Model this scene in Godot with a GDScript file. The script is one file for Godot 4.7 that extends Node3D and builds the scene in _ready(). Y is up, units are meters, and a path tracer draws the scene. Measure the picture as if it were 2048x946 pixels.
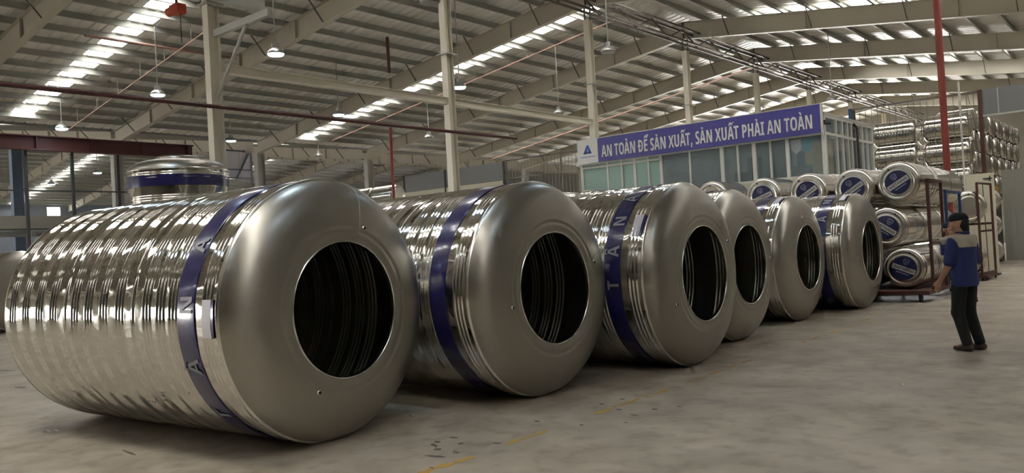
extends Node3D
# A steel-tank factory hall. World: -Z runs down the hall (along the ridge), -X across it to the left, metres, floor at y = 0.

const RX := -15.35      # ridge line of the main span
const RY := 10.58
const SLOPE := 0.1397
const FZ := -9.05       # first frame in view; frames stand every 7 m
var M := {}
var rng := RandomNumberGenerator.new()
var taken := {}

func _ready() -> void:
	rng.seed = 7
	# ---------- camera ----------
	var cam := Camera3D.new()
	var yaw := 0.69481885
	var pitch := 0.01362059
	var roll := 0.05636693
	var fw := Vector3(-sin(yaw) * cos(pitch), sin(pitch), -cos(yaw) * cos(pitch))
	var r0 := Vector3(cos(yaw), 0, -sin(yaw))
	var u0 := r0.cross(fw)
	cam.transform = Transform3D(Basis(r0 * cos(roll) - u0 * sin(roll), r0 * sin(roll) + u0 * cos(roll), -fw), Vector3(0, 1.6, 0))
	cam.fov = rad_to_deg(2.0 * atan(473.0 / 1621.0))
	cam.near = 0.05
	cam.far = 400.0
	add_child(cam)
	# ---------- sky (even overcast) and exposure ----------
	var env := Environment.new()
	env.background_mode = Environment.BG_COLOR
	env.background_color = Color(1.0, 0.99, 0.975)
	env.background_energy_multiplier = 23.5
	env.tonemap_mode = Environment.TONE_MAPPER_LINEAR
	env.tonemap_exposure = 1.0
	env.sdfgi_enabled = true
	env.ssao_enabled = true
	env.ssil_enabled = true
	var we := WorldEnvironment.new()
	we.environment = env
	add_child(we)
	# ---------- the place ----------
	make_materials()
	build_floor()
	build_walls()
	build_roofs()
	build_columns()
	build_office()
	build_partition()
	build_big_tanks()
	build_small_tanks()
	build_racks()
	build_left_side()
	build_pipes()
	build_lamps()
	build_people()
	build_floor_bits()

# =====================================================================  helpers
class MB:
	var v := PackedVector3Array()
	var n := PackedVector3Array()
	var t := PackedVector2Array()
	var ix := PackedInt32Array()
	func quad(a: Vector3, b: Vector3, c: Vector3, d: Vector3) -> void:   # clockwise seen from the front
		var nn := (c - a).cross(b - a).normalized()
		var k := v.size()
		for p in [a, b, c, d]:
			v.append(p); n.append(nn); t.append(Vector2(p.x + p.y * 0.37, p.z + p.y))
		for q in [0, 1, 2, 0, 2, 3]:
			ix.append(k + q)
	func tri(a: Vector3, b: Vector3, c: Vector3) -> void:
		var nn := (c - a).cross(b - a).normalized()
		var k := v.size()
		for p in [a, b, c]:
			v.append(p); n.append(nn); t.append(Vector2(p.x, p.z))
		ix.append(k); ix.append(k + 1); ix.append(k + 2)
	func box(c: Vector3, s: Vector3, b := Basis()) -> void:
		var h := s * 0.5
		var p := []
		for i in 8:
			p.append(c + b * Vector3(h.x if i & 1 else -h.x, h.y if i & 2 else -h.y, h.z if i & 4 else -h.z))
		quad(p[4], p[6], p[7], p[5]); quad(p[1], p[3], p[2], p[0])
		quad(p[5], p[7], p[3], p[1]); quad(p[0], p[2], p[6], p[4])
		quad(p[6], p[2], p[3], p[7]); quad(p[0], p[4], p[5], p[1])
	func beam(a: Vector3, e: Vector3, w: float, h: float, up := Vector3.UP) -> void:   # a bar of w x h from a to e
		var z := (e - a).normalized()
		var x := up.cross(z).normalized()
		if x.length() < 0.5:
			x = Vector3.RIGHT
		var y := z.cross(x)
		box((a + e) * 0.5, Vector3(w, h, (e - a).length()), Basis(x, y, z))
	func tube(a: Vector3, e: Vector3, r: float, seg := 10, r2 := -1.0) -> void:
		if r2 < 0.0:
			r2 = r
		var z := (e - a).normalized()
		var x := (Vector3.UP if absf(z.y) < 0.9 else Vector3.RIGHT).cross(z).normalized()
		var y := z.cross(x)
		var k := v.size()
		for i in seg + 1:
			var d := x * cos(TAU * i / seg) + y * sin(TAU * i / seg)
			v.append(a + d * r); n.append(d); t.append(Vector2(float(i) / seg, 0))
			v.append(e + d * r2); n.append(d); t.append(Vector2(float(i) / seg, (e - a).length()))
		for i in seg:
			var q := k + i * 2
			for w in [0, 3, 2, 0, 1, 3]:
				ix.append(q + w)
		for i in seg:
			var d0 := x * cos(TAU * i / seg) + y * sin(TAU * i / seg)
			var d1 := x * cos(TAU * (i + 1) / seg) + y * sin(TAU * (i + 1) / seg)
			tri(a, a + d0 * r, a + d1 * r)
			tri(e, e + d1 * r2, e + d0 * r2)
	# runs of (radius, place along +X); each run is smooth in itself
	func lathe(runs: Array, seg: int, a0 := 0.0, a1 := TAU, off := Transform3D()) -> void:
		for run in runs:
			var m: int = run.size()
			var k := v.size()
			for i in m:
				var p: Vector2 = run[i]
				var q0: Vector2 = run[maxi(i - 1, 0)]
				var q1: Vector2 = run[mini(i + 1, m - 1)]
				var nr := Vector2(q1.y - q0.y, -(q1.x - q0.x)).normalized()
				for j in seg + 1:
					var a := a0 + (a1 - a0) * j / seg
					v.append(off * Vector3(p.y, p.x * cos(a), p.x * sin(a)))
					n.append((off.basis * Vector3(nr.y, nr.x * cos(a), nr.x * sin(a))).normalized())
					t.append(Vector2(a / TAU, p.y + p.x))
			for i in m - 1:
				for j in seg:
					var q := k + i * (seg + 1) + j
					for w in [q, q + seg + 1, q + seg + 2, q, q + seg + 2, q + 1]:
						ix.append(w)
	func done() -> ArrayMesh:
		var a := []
		a.resize(Mesh.ARRAY_MAX)
		a[Mesh.ARRAY_VERTEX] = v
		a[Mesh.ARRAY_NORMAL] = n
		a[Mesh.ARRAY_TEX_UV] = t
		a[Mesh.ARRAY_INDEX] = ix
		var m := ArrayMesh.new()
		m.add_surface_from_arrays(Mesh.PRIMITIVE_TRIANGLES, a)
		return m

func numbered(called: String) -> String:
	var k: int = taken.get(called, 0)
	taken[called] = k + 1
	return called if k == 0 else "%s_%03d" % [called, k]

func mi(called: String, mesh: Mesh, m: Material, parent: Node, at := Vector3.ZERO) -> MeshInstance3D:
	var o := MeshInstance3D.new()
	o.name = numbered(called) if parent == self else called
	o.mesh = mesh
	o.material_override = m
	o.cast_shadow = GeometryInstance3D.SHADOW_CASTING_SETTING_ON
	parent.add_child(o, true)
	o.position = at
	return o

func part(called: String, mb: MB, m: Material, parent: Node) -> MeshInstance3D:
	return mi(called, mb.done(), m, parent)

func tag(o: Node, label: String, category: String, group := "") -> Node:
	o.set_meta("label", label)
	o.set_meta("category", category)
	if group != "":
		o.set_meta("group", group)
	return o

func thing(called: String, label: String, category: String, at := Vector3.ZERO, turn := 0.0, group := "") -> Node3D:
	var o := Node3D.new()
	o.name = numbered(called)
	add_child(o)
	o.position = at
	o.rotation.y = turn
	tag(o, label, category, group)
	return o

func setting(called: String, label: String) -> Node3D:
	var o := Node3D.new()
	o.name = numbered(called)
	add_child(o)
	o.set_meta("kind", "structure")
	o.set_meta("label", label)
	return o

func copy_of(o: Node3D, base: String, label: String, group: String) -> Node3D:
	var c: Node3D = o.duplicate()
	c.name = numbered(base)
	add_child(c)
	c.set_meta("label", label)
	c.set_meta("group", group)
	return c

func letters(text: String, height: float, depth := 0.004, width := 0.0) -> ArrayMesh:   # centred; capitals about `height` tall
	var f := SystemFont.new()
	f.font_names = PackedStringArray(["Droid Sans"])
	f.font_weight = 700
	var tm := TextMesh.new()
	tm.text = text
	tm.font = f
	tm.font_size = 64
	tm.pixel_size = height / 46.0
	tm.depth = depth
	tm.curve_step = 2.0
	var src := tm.get_mesh_arrays()
	var arr := []
	arr.resize(Mesh.ARRAY_MAX)
	var v: PackedVector3Array = src[Mesh.ARRAY_VERTEX]
	if width > 0.0 and v.size():
		var lo := 1e9
		var hi := -1e9
		for p in v:
			lo = minf(lo, p.x); hi = maxf(hi, p.x)
		for i in v.size():
			v[i] = Vector3((v[i].x - (lo + hi) * 0.5) * width / (hi - lo), v[i].y, v[i].z)
	arr[Mesh.ARRAY_VERTEX] = v
	arr[Mesh.ARRAY_NORMAL] = src[Mesh.ARRAY_NORMAL]
	arr[Mesh.ARRAY_INDEX] = src[Mesh.ARRAY_INDEX]
	var m := ArrayMesh.new()
	m.add_surface_from_arrays(Mesh.PRIMITIVE_TRIANGLES, arr)
	return m

# =====================================================================  materials
func mat(key: String, c: Color, rough: float, metal := 0.0) -> StandardMaterial3D:
	var m := StandardMaterial3D.new()
	m.resource_name = key
	m.albedo_color = c
	m.roughness = rough
	m.metallic = metal
	M[key] = m
	return m

func noise_tex(seed_: int, freq: float, cols: Array, offs: Array, size := 1024, oct := 5, kind := FastNoiseLite.TYPE_SIMPLEX_SMOOTH) -> NoiseTexture2D:
	var fn := FastNoiseLite.new()
	fn.seed = seed_
	fn.noise_type = kind
	fn.frequency = freq
	fn.fractal_octaves = oct
	var g := Gradient.new()
	g.offsets = PackedFloat32Array(offs)
	g.colors = PackedColorArray(cols)
	var t := NoiseTexture2D.new()
	t.width = size
	t.height = size
	t.seamless = true
	t.noise = fn
	t.color_ramp = g
	return t

func make_materials() -> void:
	# polished sheet, spun satin sheet
	var s := mat("polished_steel", Color(0.86, 0.85, 0.82), 0.1, 1.0)
	s.roughness_texture = noise_tex(3, 0.006, [Color(0.65, 0.65, 0.65), Color(1, 1, 1)], [0.25, 0.8], 512)
	s.roughness = 0.085
	s.uv1_triplanar = true
	s.uv1_scale = Vector3(0.6, 0.6, 0.6)
	var h := mat("satin_steel", Color(0.64, 0.625, 0.59), 0.36, 1.0)
	h.roughness_texture = noise_tex(5, 0.008, [Color(0.8, 0.8, 0.8), Color(1, 1, 1)], [0.2, 0.8], 512)
	h.roughness = 0.4
	h.uv1_triplanar = true
	h.uv1_scale = Vector3(0.9, 0.9, 0.9)
	mat("spun_steel", Color(0.78, 0.765, 0.73), 0.24, 1.0)
	mat("inner_steel", Color(0.68, 0.67, 0.62), 0.34, 1.0)
	mat("bright_steel", Color(0.86, 0.85, 0.82), 0.22, 1.0)
	mat("dull_steel", Color(0.62, 0.61, 0.58), 0.35, 1.0)
	mat("hole_black", Color(0.03, 0.03, 0.03), 0.9)
	var b := mat("navy_vinyl", Color(0.15, 0.143, 0.34), 0.22)
	b.clearcoat_enabled = true
	b.clearcoat = 0.6
	b.clearcoat_roughness = 0.08
	mat("letter_grey", Color(0.58, 0.58, 0.60), 0.35)
	mat("sticker_white", Color(0.80, 0.79, 0.82), 0.4)
	mat("disc_navy", Color(0.115, 0.13, 0.30), 0.35)
	mat("disc_white", Color(0.78, 0.77, 0.74), 0.4)
	mat("disc_line", Color(0.55, 0.57, 0.66), 0.4)
	mat("disc_ink", Color(0.17, 0.17, 0.24), 0.5)
	# hall
	var f := mat("concrete", Color(1, 1, 1), 0.62)
	f.albedo_texture = noise_tex(11, 0.006, [Color(0.55, 0.515, 0.46), Color(0.59, 0.553, 0.495), Color(0.61, 0.572, 0.512), Color(0.65, 0.61, 0.548)], [0.2, 0.42, 0.6, 0.85], 2048, 6)
	f.uv1_triplanar = true
	f.uv1_world_triplanar = true
	f.uv1_scale = Vector3(0.11, 0.11, 0.11)
	f.detail_enabled = true
	f.detail_blend_mode = BaseMaterial3D.BLEND_MODE_MUL
	f.detail_albedo = noise_tex(23, 0.03, [Color(0.91, 0.895, 0.88), Color(1, 1, 1), Color(1, 1, 1)], [0.2, 0.45, 1.0], 1024, 5)
	f.detail_uv_layer = BaseMaterial3D.DETAIL_UV_1
	f.roughness_texture = noise_tex(31, 0.01, [Color(0.6, 0.6, 0.6), Color(1, 1, 1)], [0.3, 0.7], 512)
	f.roughness = 0.62
	mat("roof_sheet", Color(0.88, 0.875, 0.85), 0.38, 0.0)
	mat("purlin_steel", Color(0.64, 0.64, 0.61), 0.55)
	mat("beige_steel", Color(0.72, 0.695, 0.63), 0.5)
	mat("column_paint", Color(0.89, 0.865, 0.80), 0.4)
	mat("pale_steel", Color(0.70, 0.70, 0.67), 0.5)
	mat("truss_steel", Color(0.40, 0.375, 0.34), 0.55)
	mat("red_pipe", Color(0.52, 0.22, 0.19), 0.4)
	mat("pink_pipe", Color(0.60, 0.47, 0.42), 0.45)
	mat("dark_red", Color(0.33, 0.18, 0.165), 0.5)
	mat("rust_red", Color(0.29, 0.165, 0.13), 0.6)
	mat("dark_steel", Color(0.22, 0.22, 0.215), 0.55)
	mat("wire", Color(0.50, 0.49, 0.45), 0.4, 0.6)
	mat("orange", Color(0.70, 0.25, 0.13), 0.5)
	mat("wall_grey", Color(0.58, 0.57, 0.54), 0.7)
	mat("wall_blue_grey", Color(0.50, 0.53, 0.57), 0.6)
	mat("panel_grey", Color(0.47, 0.475, 0.48), 0.6)
	mat("cream", Color(0.76, 0.74, 0.66), 0.55)
	mat("white_frame", Color(0.80, 0.80, 0.77), 0.45)
	mat("blue_paint", Color(0.16, 0.27, 0.42), 0.5)
	mat("blue_grey_post", Color(0.40, 0.45, 0.52), 0.5)
	mat("teal", Color(0.28, 0.55, 0.62), 0.6)
	mat("ochre", Color(0.60, 0.53, 0.34), 0.6)
	mat("sign_purple", Color(0.265, 0.25, 0.535), 0.45)
	mat("sign_white", Color(0.84, 0.84, 0.83), 0.5)
	mat("logo_blue", Color(0.20, 0.32, 0.66), 0.5)
	mat("yellow_paint", Color(0.66, 0.53, 0.24), 0.7)
	mat("oil", Color(0.35, 0.315, 0.275), 0.7)
	mat("paper", Color(0.85, 0.84, 0.80), 0.7)
	mat("black_plastic", Color(0.08, 0.08, 0.085), 0.45)
	mat("mill_galv", Color(0.60, 0.60, 0.57), 0.45, 0.4)
	# glass
	var g := mat("skylight_glass", Color(1, 1, 1, 0.10), 0.15)
	g.transparency = BaseMaterial3D.TRANSPARENCY_ALPHA
	g = mat("office_glass", Color(0.75, 0.83, 0.84, 0.16), 0.03)
	g.transparency = BaseMaterial3D.TRANSPARENCY_ALPHA
	g = mat("frosted_glass", Color(0.62, 0.74, 0.70, 0.80), 0.12)
	g.transparency = BaseMaterial3D.TRANSPARENCY_ALPHA
	# people
	var k := mat("skin", Color(0.70, 0.54, 0.44), 0.55)
	k.subsurf_scatter_enabled = true
	k.subsurf_scatter_strength = 0.15
	mat("shirt_blue", Color(0.17, 0.21, 0.42), 0.85)
	mat("shirt_cream", Color(0.72, 0.70, 0.63), 0.85)
	mat("trousers", Color(0.125, 0.125, 0.115), 0.9)
	mat("shoes", Color(0.25, 0.19, 0.165), 0.7)
	mat("hair", Color(0.055, 0.05, 0.05), 0.6)
	mat("cap_black", Color(0.075, 0.075, 0.08), 0.85)
	mat("cap_blue", Color(0.12, 0.15, 0.25), 0.85)
	mat("lips", Color(0.55, 0.33, 0.28), 0.5)
	# lamps
	var l := mat("lamp_glow", Color(0.9, 0.95, 1.0), 0.5)
	l.emission_enabled = true
	l.emission = Color(0.78, 0.90, 1.0)
	l.emission_energy_multiplier = 12.0
	mat("lamp_shell", Color(0.66, 0.66, 0.64), 0.35, 0.6)

# =====================================================================  shell
func build_floor() -> void:
	var o := setting("floor", "worn grey brown concrete factory floor")
	var b := MB.new()
	b.box(Vector3(-30.5, -0.15, -20), Vector3(92.4, 0.3, 93.0))
	part("slab", b, M.concrete, o)

func wall(called: String, label: String, boxes: Array, m: Material) -> Node3D:
	var o := setting(called, label)
	var b := MB.new()
	for q in boxes:
		b.box((q[0] + q[1]) * 0.5, (q[1] - q[0]).abs())
	part("panel", b, m, o)
	return o

func build_walls() -> void:
	wall("wall_right", "grey sheet wall along the right side of the hall", [[Vector3(14.6, 0, -66.2), Vector3(14.9, 7.2, 26.2)]], M.wall_grey)
	wall("wall_back", "grey sheet wall with a wide open doorway at the far end of the hall", [[Vector3(-76, 0, -66.4), Vector3(-34, 11, -66.1)], [Vector3(-34, 5.2, -66.4), Vector3(-14, 11, -66.1)], [Vector3(-14, 0, -66.4), Vector3(14.9, 11, -66.1)]], M.wall_grey)
	# the gable behind the camera has two open doorways on its left part
	wall("wall_front", "grey sheet gable wall with open doorways behind the camera", [
		[Vector3(-76, 0, 26.1), Vector3(-70, 11, 26.4)], [Vector3(-70, 5, 26.1), Vector3(-60, 11, 26.4)], [Vector3(-60, 0, 26.1), Vector3(-50, 11, 26.4)], [Vector3(-50, 4, 26.1), Vector3(-40, 11, 26.4)], [Vector3(-40, 0, 26.1), Vector3(-30, 11, 26.4)],
		[Vector3(-30, 0, 26.1), Vector3(-20, 11, 26.4)], [Vector3(-20, 0, 26.1), Vector3(14.9, 11, 26.4)]], M.wall_grey)
	# far left wall with one small bright window
	var w := wall("wall_left", "blue grey sheet wall of the neighbouring hall", [
		[Vector3(-76.3, 0, -66.2), Vector3(-76, 6.0, 26.4)], [Vector3(-76.3, 7.4, -66.2), Vector3(-76, 8.2, 26.4)],
		[Vector3(-76.3, 6.0, -66.2), Vector3(-76, 7.4, -29.4)], [Vector3(-76.3, 6.0, -28.3), Vector3(-76, 7.4, 26.4)]], M.wall_blue_grey)
	var win := setting("window_1", "small bright window high in the far left wall")
	var b := MB.new()
	for q in [[Vector3(-76.0, 6.0, -28.85), Vector3(0.1, 0.06, 1.2)], [Vector3(-76.0, 7.4, -28.85), Vector3(0.1, 0.06, 1.2)], [Vector3(-76.0, 6.7, -29.4), Vector3(0.1, 1.4, 0.06)], [Vector3(-76.0, 6.7, -28.3), Vector3(0.1, 1.4, 0.06)]]:
		b.box(q[0], q[1])
	part("frame", b, M.pale_steel, win)
	b = MB.new()
	b.box(Vector3(-76.1, 6.7, -28.85), Vector3(0.008, 1.34, 1.04))
	part("pane", b, M.skylight_glass, win)

# point of a roof slope: u metres from the ridge, drop below the sheet
func rp(rx: float, sx: float, u: float, z: float, drop := 0.0) -> Vector3:
	return Vector3(rx + sx * u, RY - SLOPE * u - drop, z)

func roof_area(b: MB, rx: float, sx: float, u0: float, u1: float, z0: float, z1: float) -> void:
	# a corrugated sheet: flat pans with narrow raised ribs running down the slope, and a flat skin above
	var z := z0
	var flat := 0.27
	var rib := 0.035
	var out := []
	out.append(Vector2(z0, 0.0))
	while z + flat + 3.0 * rib < z1:
		z += flat
		out.append(Vector2(z, 0.0)); out.append(Vector2(z + rib, 0.035)); out.append(Vector2(z + 2.0 * rib, 0.035)); out.append(Vector2(z + 3.0 * rib, 0.0))
		z += 3.0 * rib
	out.append(Vector2(z1, 0.0))
	for i in out.size() - 1:
		var p: Vector2 = out[i]
		var q: Vector2 = out[i + 1]
		var a := rp(rx, sx, u0, p.x, -p.y)
		var c := rp(rx, sx, u1, p.x, -p.y)
		var d := rp(rx, sx, u1, q.x, -q.y)
		var e := rp(rx, sx, u0, q.x, -q.y)
		if sx < 0.0:
			b.quad(a, c, d, e)
		else:
			b.quad(e, d, c, a)
	b.quad(rp(rx, sx, u0, z0, -0.08), rp(rx, sx, u0, z1, -0.08), rp(rx, sx, u1, z1, -0.08), rp(rx, sx, u1, z0, -0.08))

func slope_side(o: Node3D, rx: float, sx: float, ulen: float, strips: Array, vents: Array, u_from := 0.0) -> void:
	var zs := [-66.2]
	var pu := []
	var u := 0.9
	while u < ulen - 0.2:
		pu.append(u)
		u += 1.07
	# sheets between the skylight strips
	strips.sort_custom(func(a, b): return a[0] < b[0])
	var ue: float = pu[pu.size() - 1]
	var z := -66.2
	for k in strips.size() + 1:
		var z1: float = 26.4 if k == strips.size() else strips[k][0] - strips[k][1] * 0.5
		var b := MB.new()
		if vents.is_empty():
			roof_area(b, rx, sx, 0.0, ulen + 0.4, z, z1)
		else:
			roof_area(b, rx, sx, 2.5, ulen + 0.4, z, z1)
		part("roof_sheet", b, M.roof_sheet, o)
		if k < strips.size():
			var sw: float = strips[k][1]
			var c := MB.new()
			roof_area(c, rx, sx, 0.0 if vents.is_empty() else 2.5, pu[0] if vents.is_empty() else pu[2], z1, z1 + sw)
			roof_area(c, rx, sx, ue, ulen + 0.4, z1, z1 + sw)
			var first := 0 if vents.is_empty() else 2
			for i in range(first, pu.size() - 1):
				if sw < 0.9:      # the sheet laps over each purlin
					roof_area(c, rx, sx, pu[i] - 0.1, pu[i] + 0.1, z1, z1 + sw)
				var np := int(ceil(sw / 0.9))
				for q in np:
					var p := MB.new()
					var zc := z1 + sw * (q + 0.5) / np
					p.beam(rp(rx, sx, pu[i], zc), rp(rx, sx, pu[i + 1], zc), sw / np - 0.005, 0.006)
					part("skylight_pane", p, M.skylight_glass, o)
			part("roof_sheet", c, M.roof_sheet, o)
			z = z1 + sw
	if not vents.is_empty():
		# the ridge piece with groups of four small vent panes in each bay
		z = -66.2
		vents.sort()
		for k in vents.size() + 1:
			var z1: float = 26.4 if k == vents.size() else vents[k] - 0.75
			var b := MB.new()
			roof_area(b, rx, sx, 0.0, 2.5, z, z1)
			if k < vents.size():
				var zc: float = vents[k]
				roof_area(b, rx, sx, 0.0, 0.9, zc - 0.75, zc + 0.75)
				roof_area(b, rx, sx, 1.5, 1.75, zc - 0.75, zc + 0.75)
				roof_area(b, rx, sx, 2.35, 2.5, zc - 0.75, zc + 0.75)
				for q in [[-0.75, -0.66], [-0.1, 0.1], [0.66, 0.75]]:
					roof_area(b, rx, sx, 0.9, 1.5, zc + q[0], zc + q[1])
					roof_area(b, rx, sx, 1.75, 2.35, zc + q[0], zc + q[1])
				for uu in [1.2, 2.05]:
					for dz in [-0.38, 0.38]:
						var p := MB.new()
						p.beam(rp(rx, sx, uu - 0.3, zc + dz), rp(rx, sx, uu + 0.3, zc + dz), 0.56, 0.006)
						part("vent_pane", p, M.skylight_glass, o)
			part("roof_sheet", b, M.roof_sheet, o)
			z = z1 + 1.5
	# purlins: zed sections
	for q in pu:
		var b := MB.new()
		b.box(rp(rx, sx, q, -19.9, 0.105), Vector3(0.012, 0.2, 92.0))
		b.box(rp(rx, sx, q, -19.9, 0.205) + Vector3(0.035, 0, 0), Vector3(0.075, 0.012, 92.0))
		b.box(rp(rx, sx, q, -19.9, 0.008) - Vector3(0.035, 0, 0), Vector3(0.075, 0.012, 92.0))
		part("purlin", b, M.purlin_steel, o)
	# rafters: welded I sections with fly braces to the purlins
	for k in range(-4, 8):
		var zf := FZ - 7.0 * k
		var b := MB.new()
		var d0 := 0.68
		var d1 := 0.56
		var n := 6
		for i in n:
			var ua := lerpf(0.0, ulen, float(i) / n)
			var ub := lerpf(0.0, ulen, float(i + 1) / n)
			var da := lerpf(d0, d1, float(i) / n)
			var db := lerpf(d0, d1, float(i + 1) / n)
			var ta := rp(rx, sx, ua, zf, 0.22)
			var tb := rp(rx, sx, ub, zf, 0.22)
			b.beam(ta, tb, 0.22, 0.018)
			b.beam(ta - Vector3(0, da, 0), tb - Vector3(0, db, 0), 0.22, 0.018)
			for s in [-0.006, 0.006]:
				var z_ := Vector3(0, 0, s)
				if s < 0.0 != (sx > 0.0):
					b.quad(ta + z_, ta - Vector3(0, da, 0) + z_, tb - Vector3(0, db, 0) + z_, tb + z_)
				else:
					b.quad(tb + z_, tb - Vector3(0, db, 0) + z_, ta - Vector3(0, da, 0) + z_, ta + z_)
			b.box((ta + Vector3(0, -da * 0.5, 0)), Vector3(0.014, da, 0.2))
		var rf := part("rafter", b, M.beige_steel, o)
		for i in range(1, pu.size(), 3):
			var c := MB.new()
			var q: float = pu[i]
			var low := rp(rx, sx, q, zf, 0.22 + lerpf(d0, d1, q / ulen) - 0.03)
			for s in [-1.0, 1.0]:
				c.beam(low + Vector3(0, 0, 0.1 * s), rp(rx, sx, q, zf + 0.62 * s, 0.2), 0.035, 0.035, Vector3.RIGHT)
			part("fly_brace", c, M.truss_steel, rf)

func build_roofs() -> void:
	var o := setting("ceiling", "grey corrugated roof of the main hall with skylight strips, purlins and rafters")
	var v := []
	for k in range(-3, 8):
		v.append(FZ - 7.0 * k - 1.6)
	slope_side(o, RX, -1.0, 20.0, [[14.2, 0.82], [1.0, 0.82], [-12.15, 0.82], [-25.4, 0.82], [-38.6, 0.82], [-51.4, 0.82]], [])
	slope_side(o, RX, 1.0, 29.8, [[5.5, 0.8], [-1.5, 1.3], [-17.3, 0.75], [-23.8, 0.75], [-30.4, 0.82], [-42.5, 0.82], [-56.3, 0.82]], v)
	# ridge girder of two chords with lacing
	var b := MB.new()
	for y in [9.75, 9.25]:
		for s in [-0.16, 0.16]:
			b.box(Vector3(RX + 0.55 + s, y, -20), Vector3(0.07, 0.07, 92))
	var z := -65.0
	var flip := true
	while z < 26.0:
		b.beam(Vector3(RX + 0.55, 9.25 if flip else 9.75, z), Vector3(RX + 0.55, 9.75 if flip else 9.25, z + 1.16), 0.05, 0.05, Vector3.RIGHT)
		flip = not flip
		z += 1.166
	part("ridge_girder", b, M.truss_steel, o)
	o = setting("ceiling", "corrugated roof of the neighbouring hall on the left")
	slope_side(o, -55.35, 1.0, 19.6, [[1.0, 0.75], [-12.15, 0.75], [-25.7, 0.75], [-39.0, 0.75]], [])
	slope_side(o, -55.35, -1.0, 20.6, [[1.0, 0.75], [-12.15, 0.75], [-25.7, 0.75], [-39.0, 0.75]], [])

# =====================================================================  columns, struts, pipes, lamps
const NTH := ["first", "second", "third", "fourth", "fifth", "sixth", "seventh", "eighth", "ninth", "tenth", "eleventh", "twelfth", "thirteenth"]

func h_column(label: String, at: Vector3, h: float, w: float, m: Material, group: String, collar := 0.0) -> Node3D:
	var o := thing("steel_column", label, "column", at, 0.0, group)
	var b := MB.new()
	b.box(Vector3(0, h * 0.5, 0), Vector3(0.012, h, w - 0.03))
	for s in [-1.0, 1.0]:
		b.box(Vector3(0, h * 0.5, s * (w * 0.5 - 0.008)), Vector3(w * 0.8, h, 0.016))
	part("shaft", b, m, o)
	b = MB.new()
	b.box(Vector3(0, 0.0125, 0), Vector3(w + 0.16, 0.025, w + 0.16))
	part("base_plate", b, m, o)
	if collar > 0.0:
		b = MB.new()
		b.box(Vector3(0, collar, 0), Vector3(w + 0.14, 0.03, w + 0.14))
		part("splice_plate", b, M.pale_steel, o)
	return o

func build_columns() -> void:
	for k in 8:
		var o := h_column("beige steel ridge column, %s from the left along the middle of the hall" % NTH[k], Vector3(RX, 0, FZ - 7.02 * k), 9.2, 0.26, M.column_paint, "ridge columns down the middle of the hall", 6.98)
		var b := MB.new()
		for s in [-0.11, 0.11]:
			b.box(Vector3(s, 9.52, 0), Vector3(0.04, 0.64, 0.06))
		part("head_strut", b, M.truss_steel, o)
	for k in range(1, 7):
		h_column("pale steel eave column on the left side, %s from the left" % NTH[k - 1], Vector3(-35.35, 0, FZ - 7.02 * k), 7.0, 0.42, M.pale_steel, "eave columns on the left side of the hall")
	h_column("blue grey column at the left edge behind the dark posts", Vector3(-45.5, 0, -15.6), 8.3, 0.5, M.blue_grey_post, "")
	# longitudinal struts between the ridge columns
	for k in 2:
		var b := MB.new()
		var z0 := FZ - 7.02 * k - 0.14
		var z1 := FZ - 7.02 * (k + 1) + 0.14
		b.box(Vector3(RX, 5.6, (z0 + z1) * 0.5), Vector3(0.14, 0.012, absf(z1 - z0)))
		b.box(Vector3(RX, 5.78, (z0 + z1) * 0.5), Vector3(0.16, 0.014, absf(z1 - z0)))
		b.box(Vector3(RX, 5.6, (z0 + z1) * 0.5), Vector3(0.16, 0.014, absf(z1 - z0)))
		b.box(Vector3(RX, 5.69, (z0 + z1) * 0.5), Vector3(0.012, 0.18, absf(z1 - z0)))
		tag(part("strut_beam", b, M.column_paint, self), "horizontal beige strut between the %s and %s ridge columns" % [NTH[k], NTH[k + 1]], "beam", "struts between the ridge columns")
	var t := thing("bracket_arm", "pale bracket arm with a slanting stay on the nearest ridge column", "bracket", Vector3(RX, 6.36, FZ))
	var b := MB.new()
	b.beam(Vector3(0.13, 0, 0), Vector3(2.1, 0, 0), 0.1, 0.14)
	part("arm", b, M.pale_steel, t)
	b = MB.new()
	b.tube(Vector3(1.28, -0.06, 0), Vector3(0.12, -1.3, 0), 0.035)
	part("stay", b, M.pale_steel, t)
	b = MB.new()
	b.box(Vector3(0, 7.1, FZ + 1.6), Vector3(0.15, 0.2, 5.4))
	var top := part("strut_beam", b, M.pale_steel, self)
	top.position = Vector3(RX + 0.25, 0, 0)
	tag(top, "upper pale strut across the head of the nearest ridge column", "beam")
	# orange hoist beside the nearest column
	t = thing("hoist", "small orange chain hoist high up left of the nearest ridge column", "hoist", Vector3(-16.77, 7.2, FZ))
	b = MB.new()
	b.box(Vector3(0.1, 0, 0), Vector3(0.34, 0.2, 0.22))
	b.tube(Vector3(-0.28, 0.02, 0), Vector3(-0.06, 0.02, 0), 0.1, 14)
	part("motor", b, M.orange, t)
	b = MB.new()
	b.tube(Vector3(0.06, 0.1, 0), Vector3(0.06, 2.75, 0), 0.025)
	part("hanger", b, M.dark_steel, t)
	b = MB.new()
	b.tube(Vector3(0.2, -0.1, 0), Vector3(0.2, -0.75, 0), 0.012, 6)
	part("chain", b, M.dark_steel, t)

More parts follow.
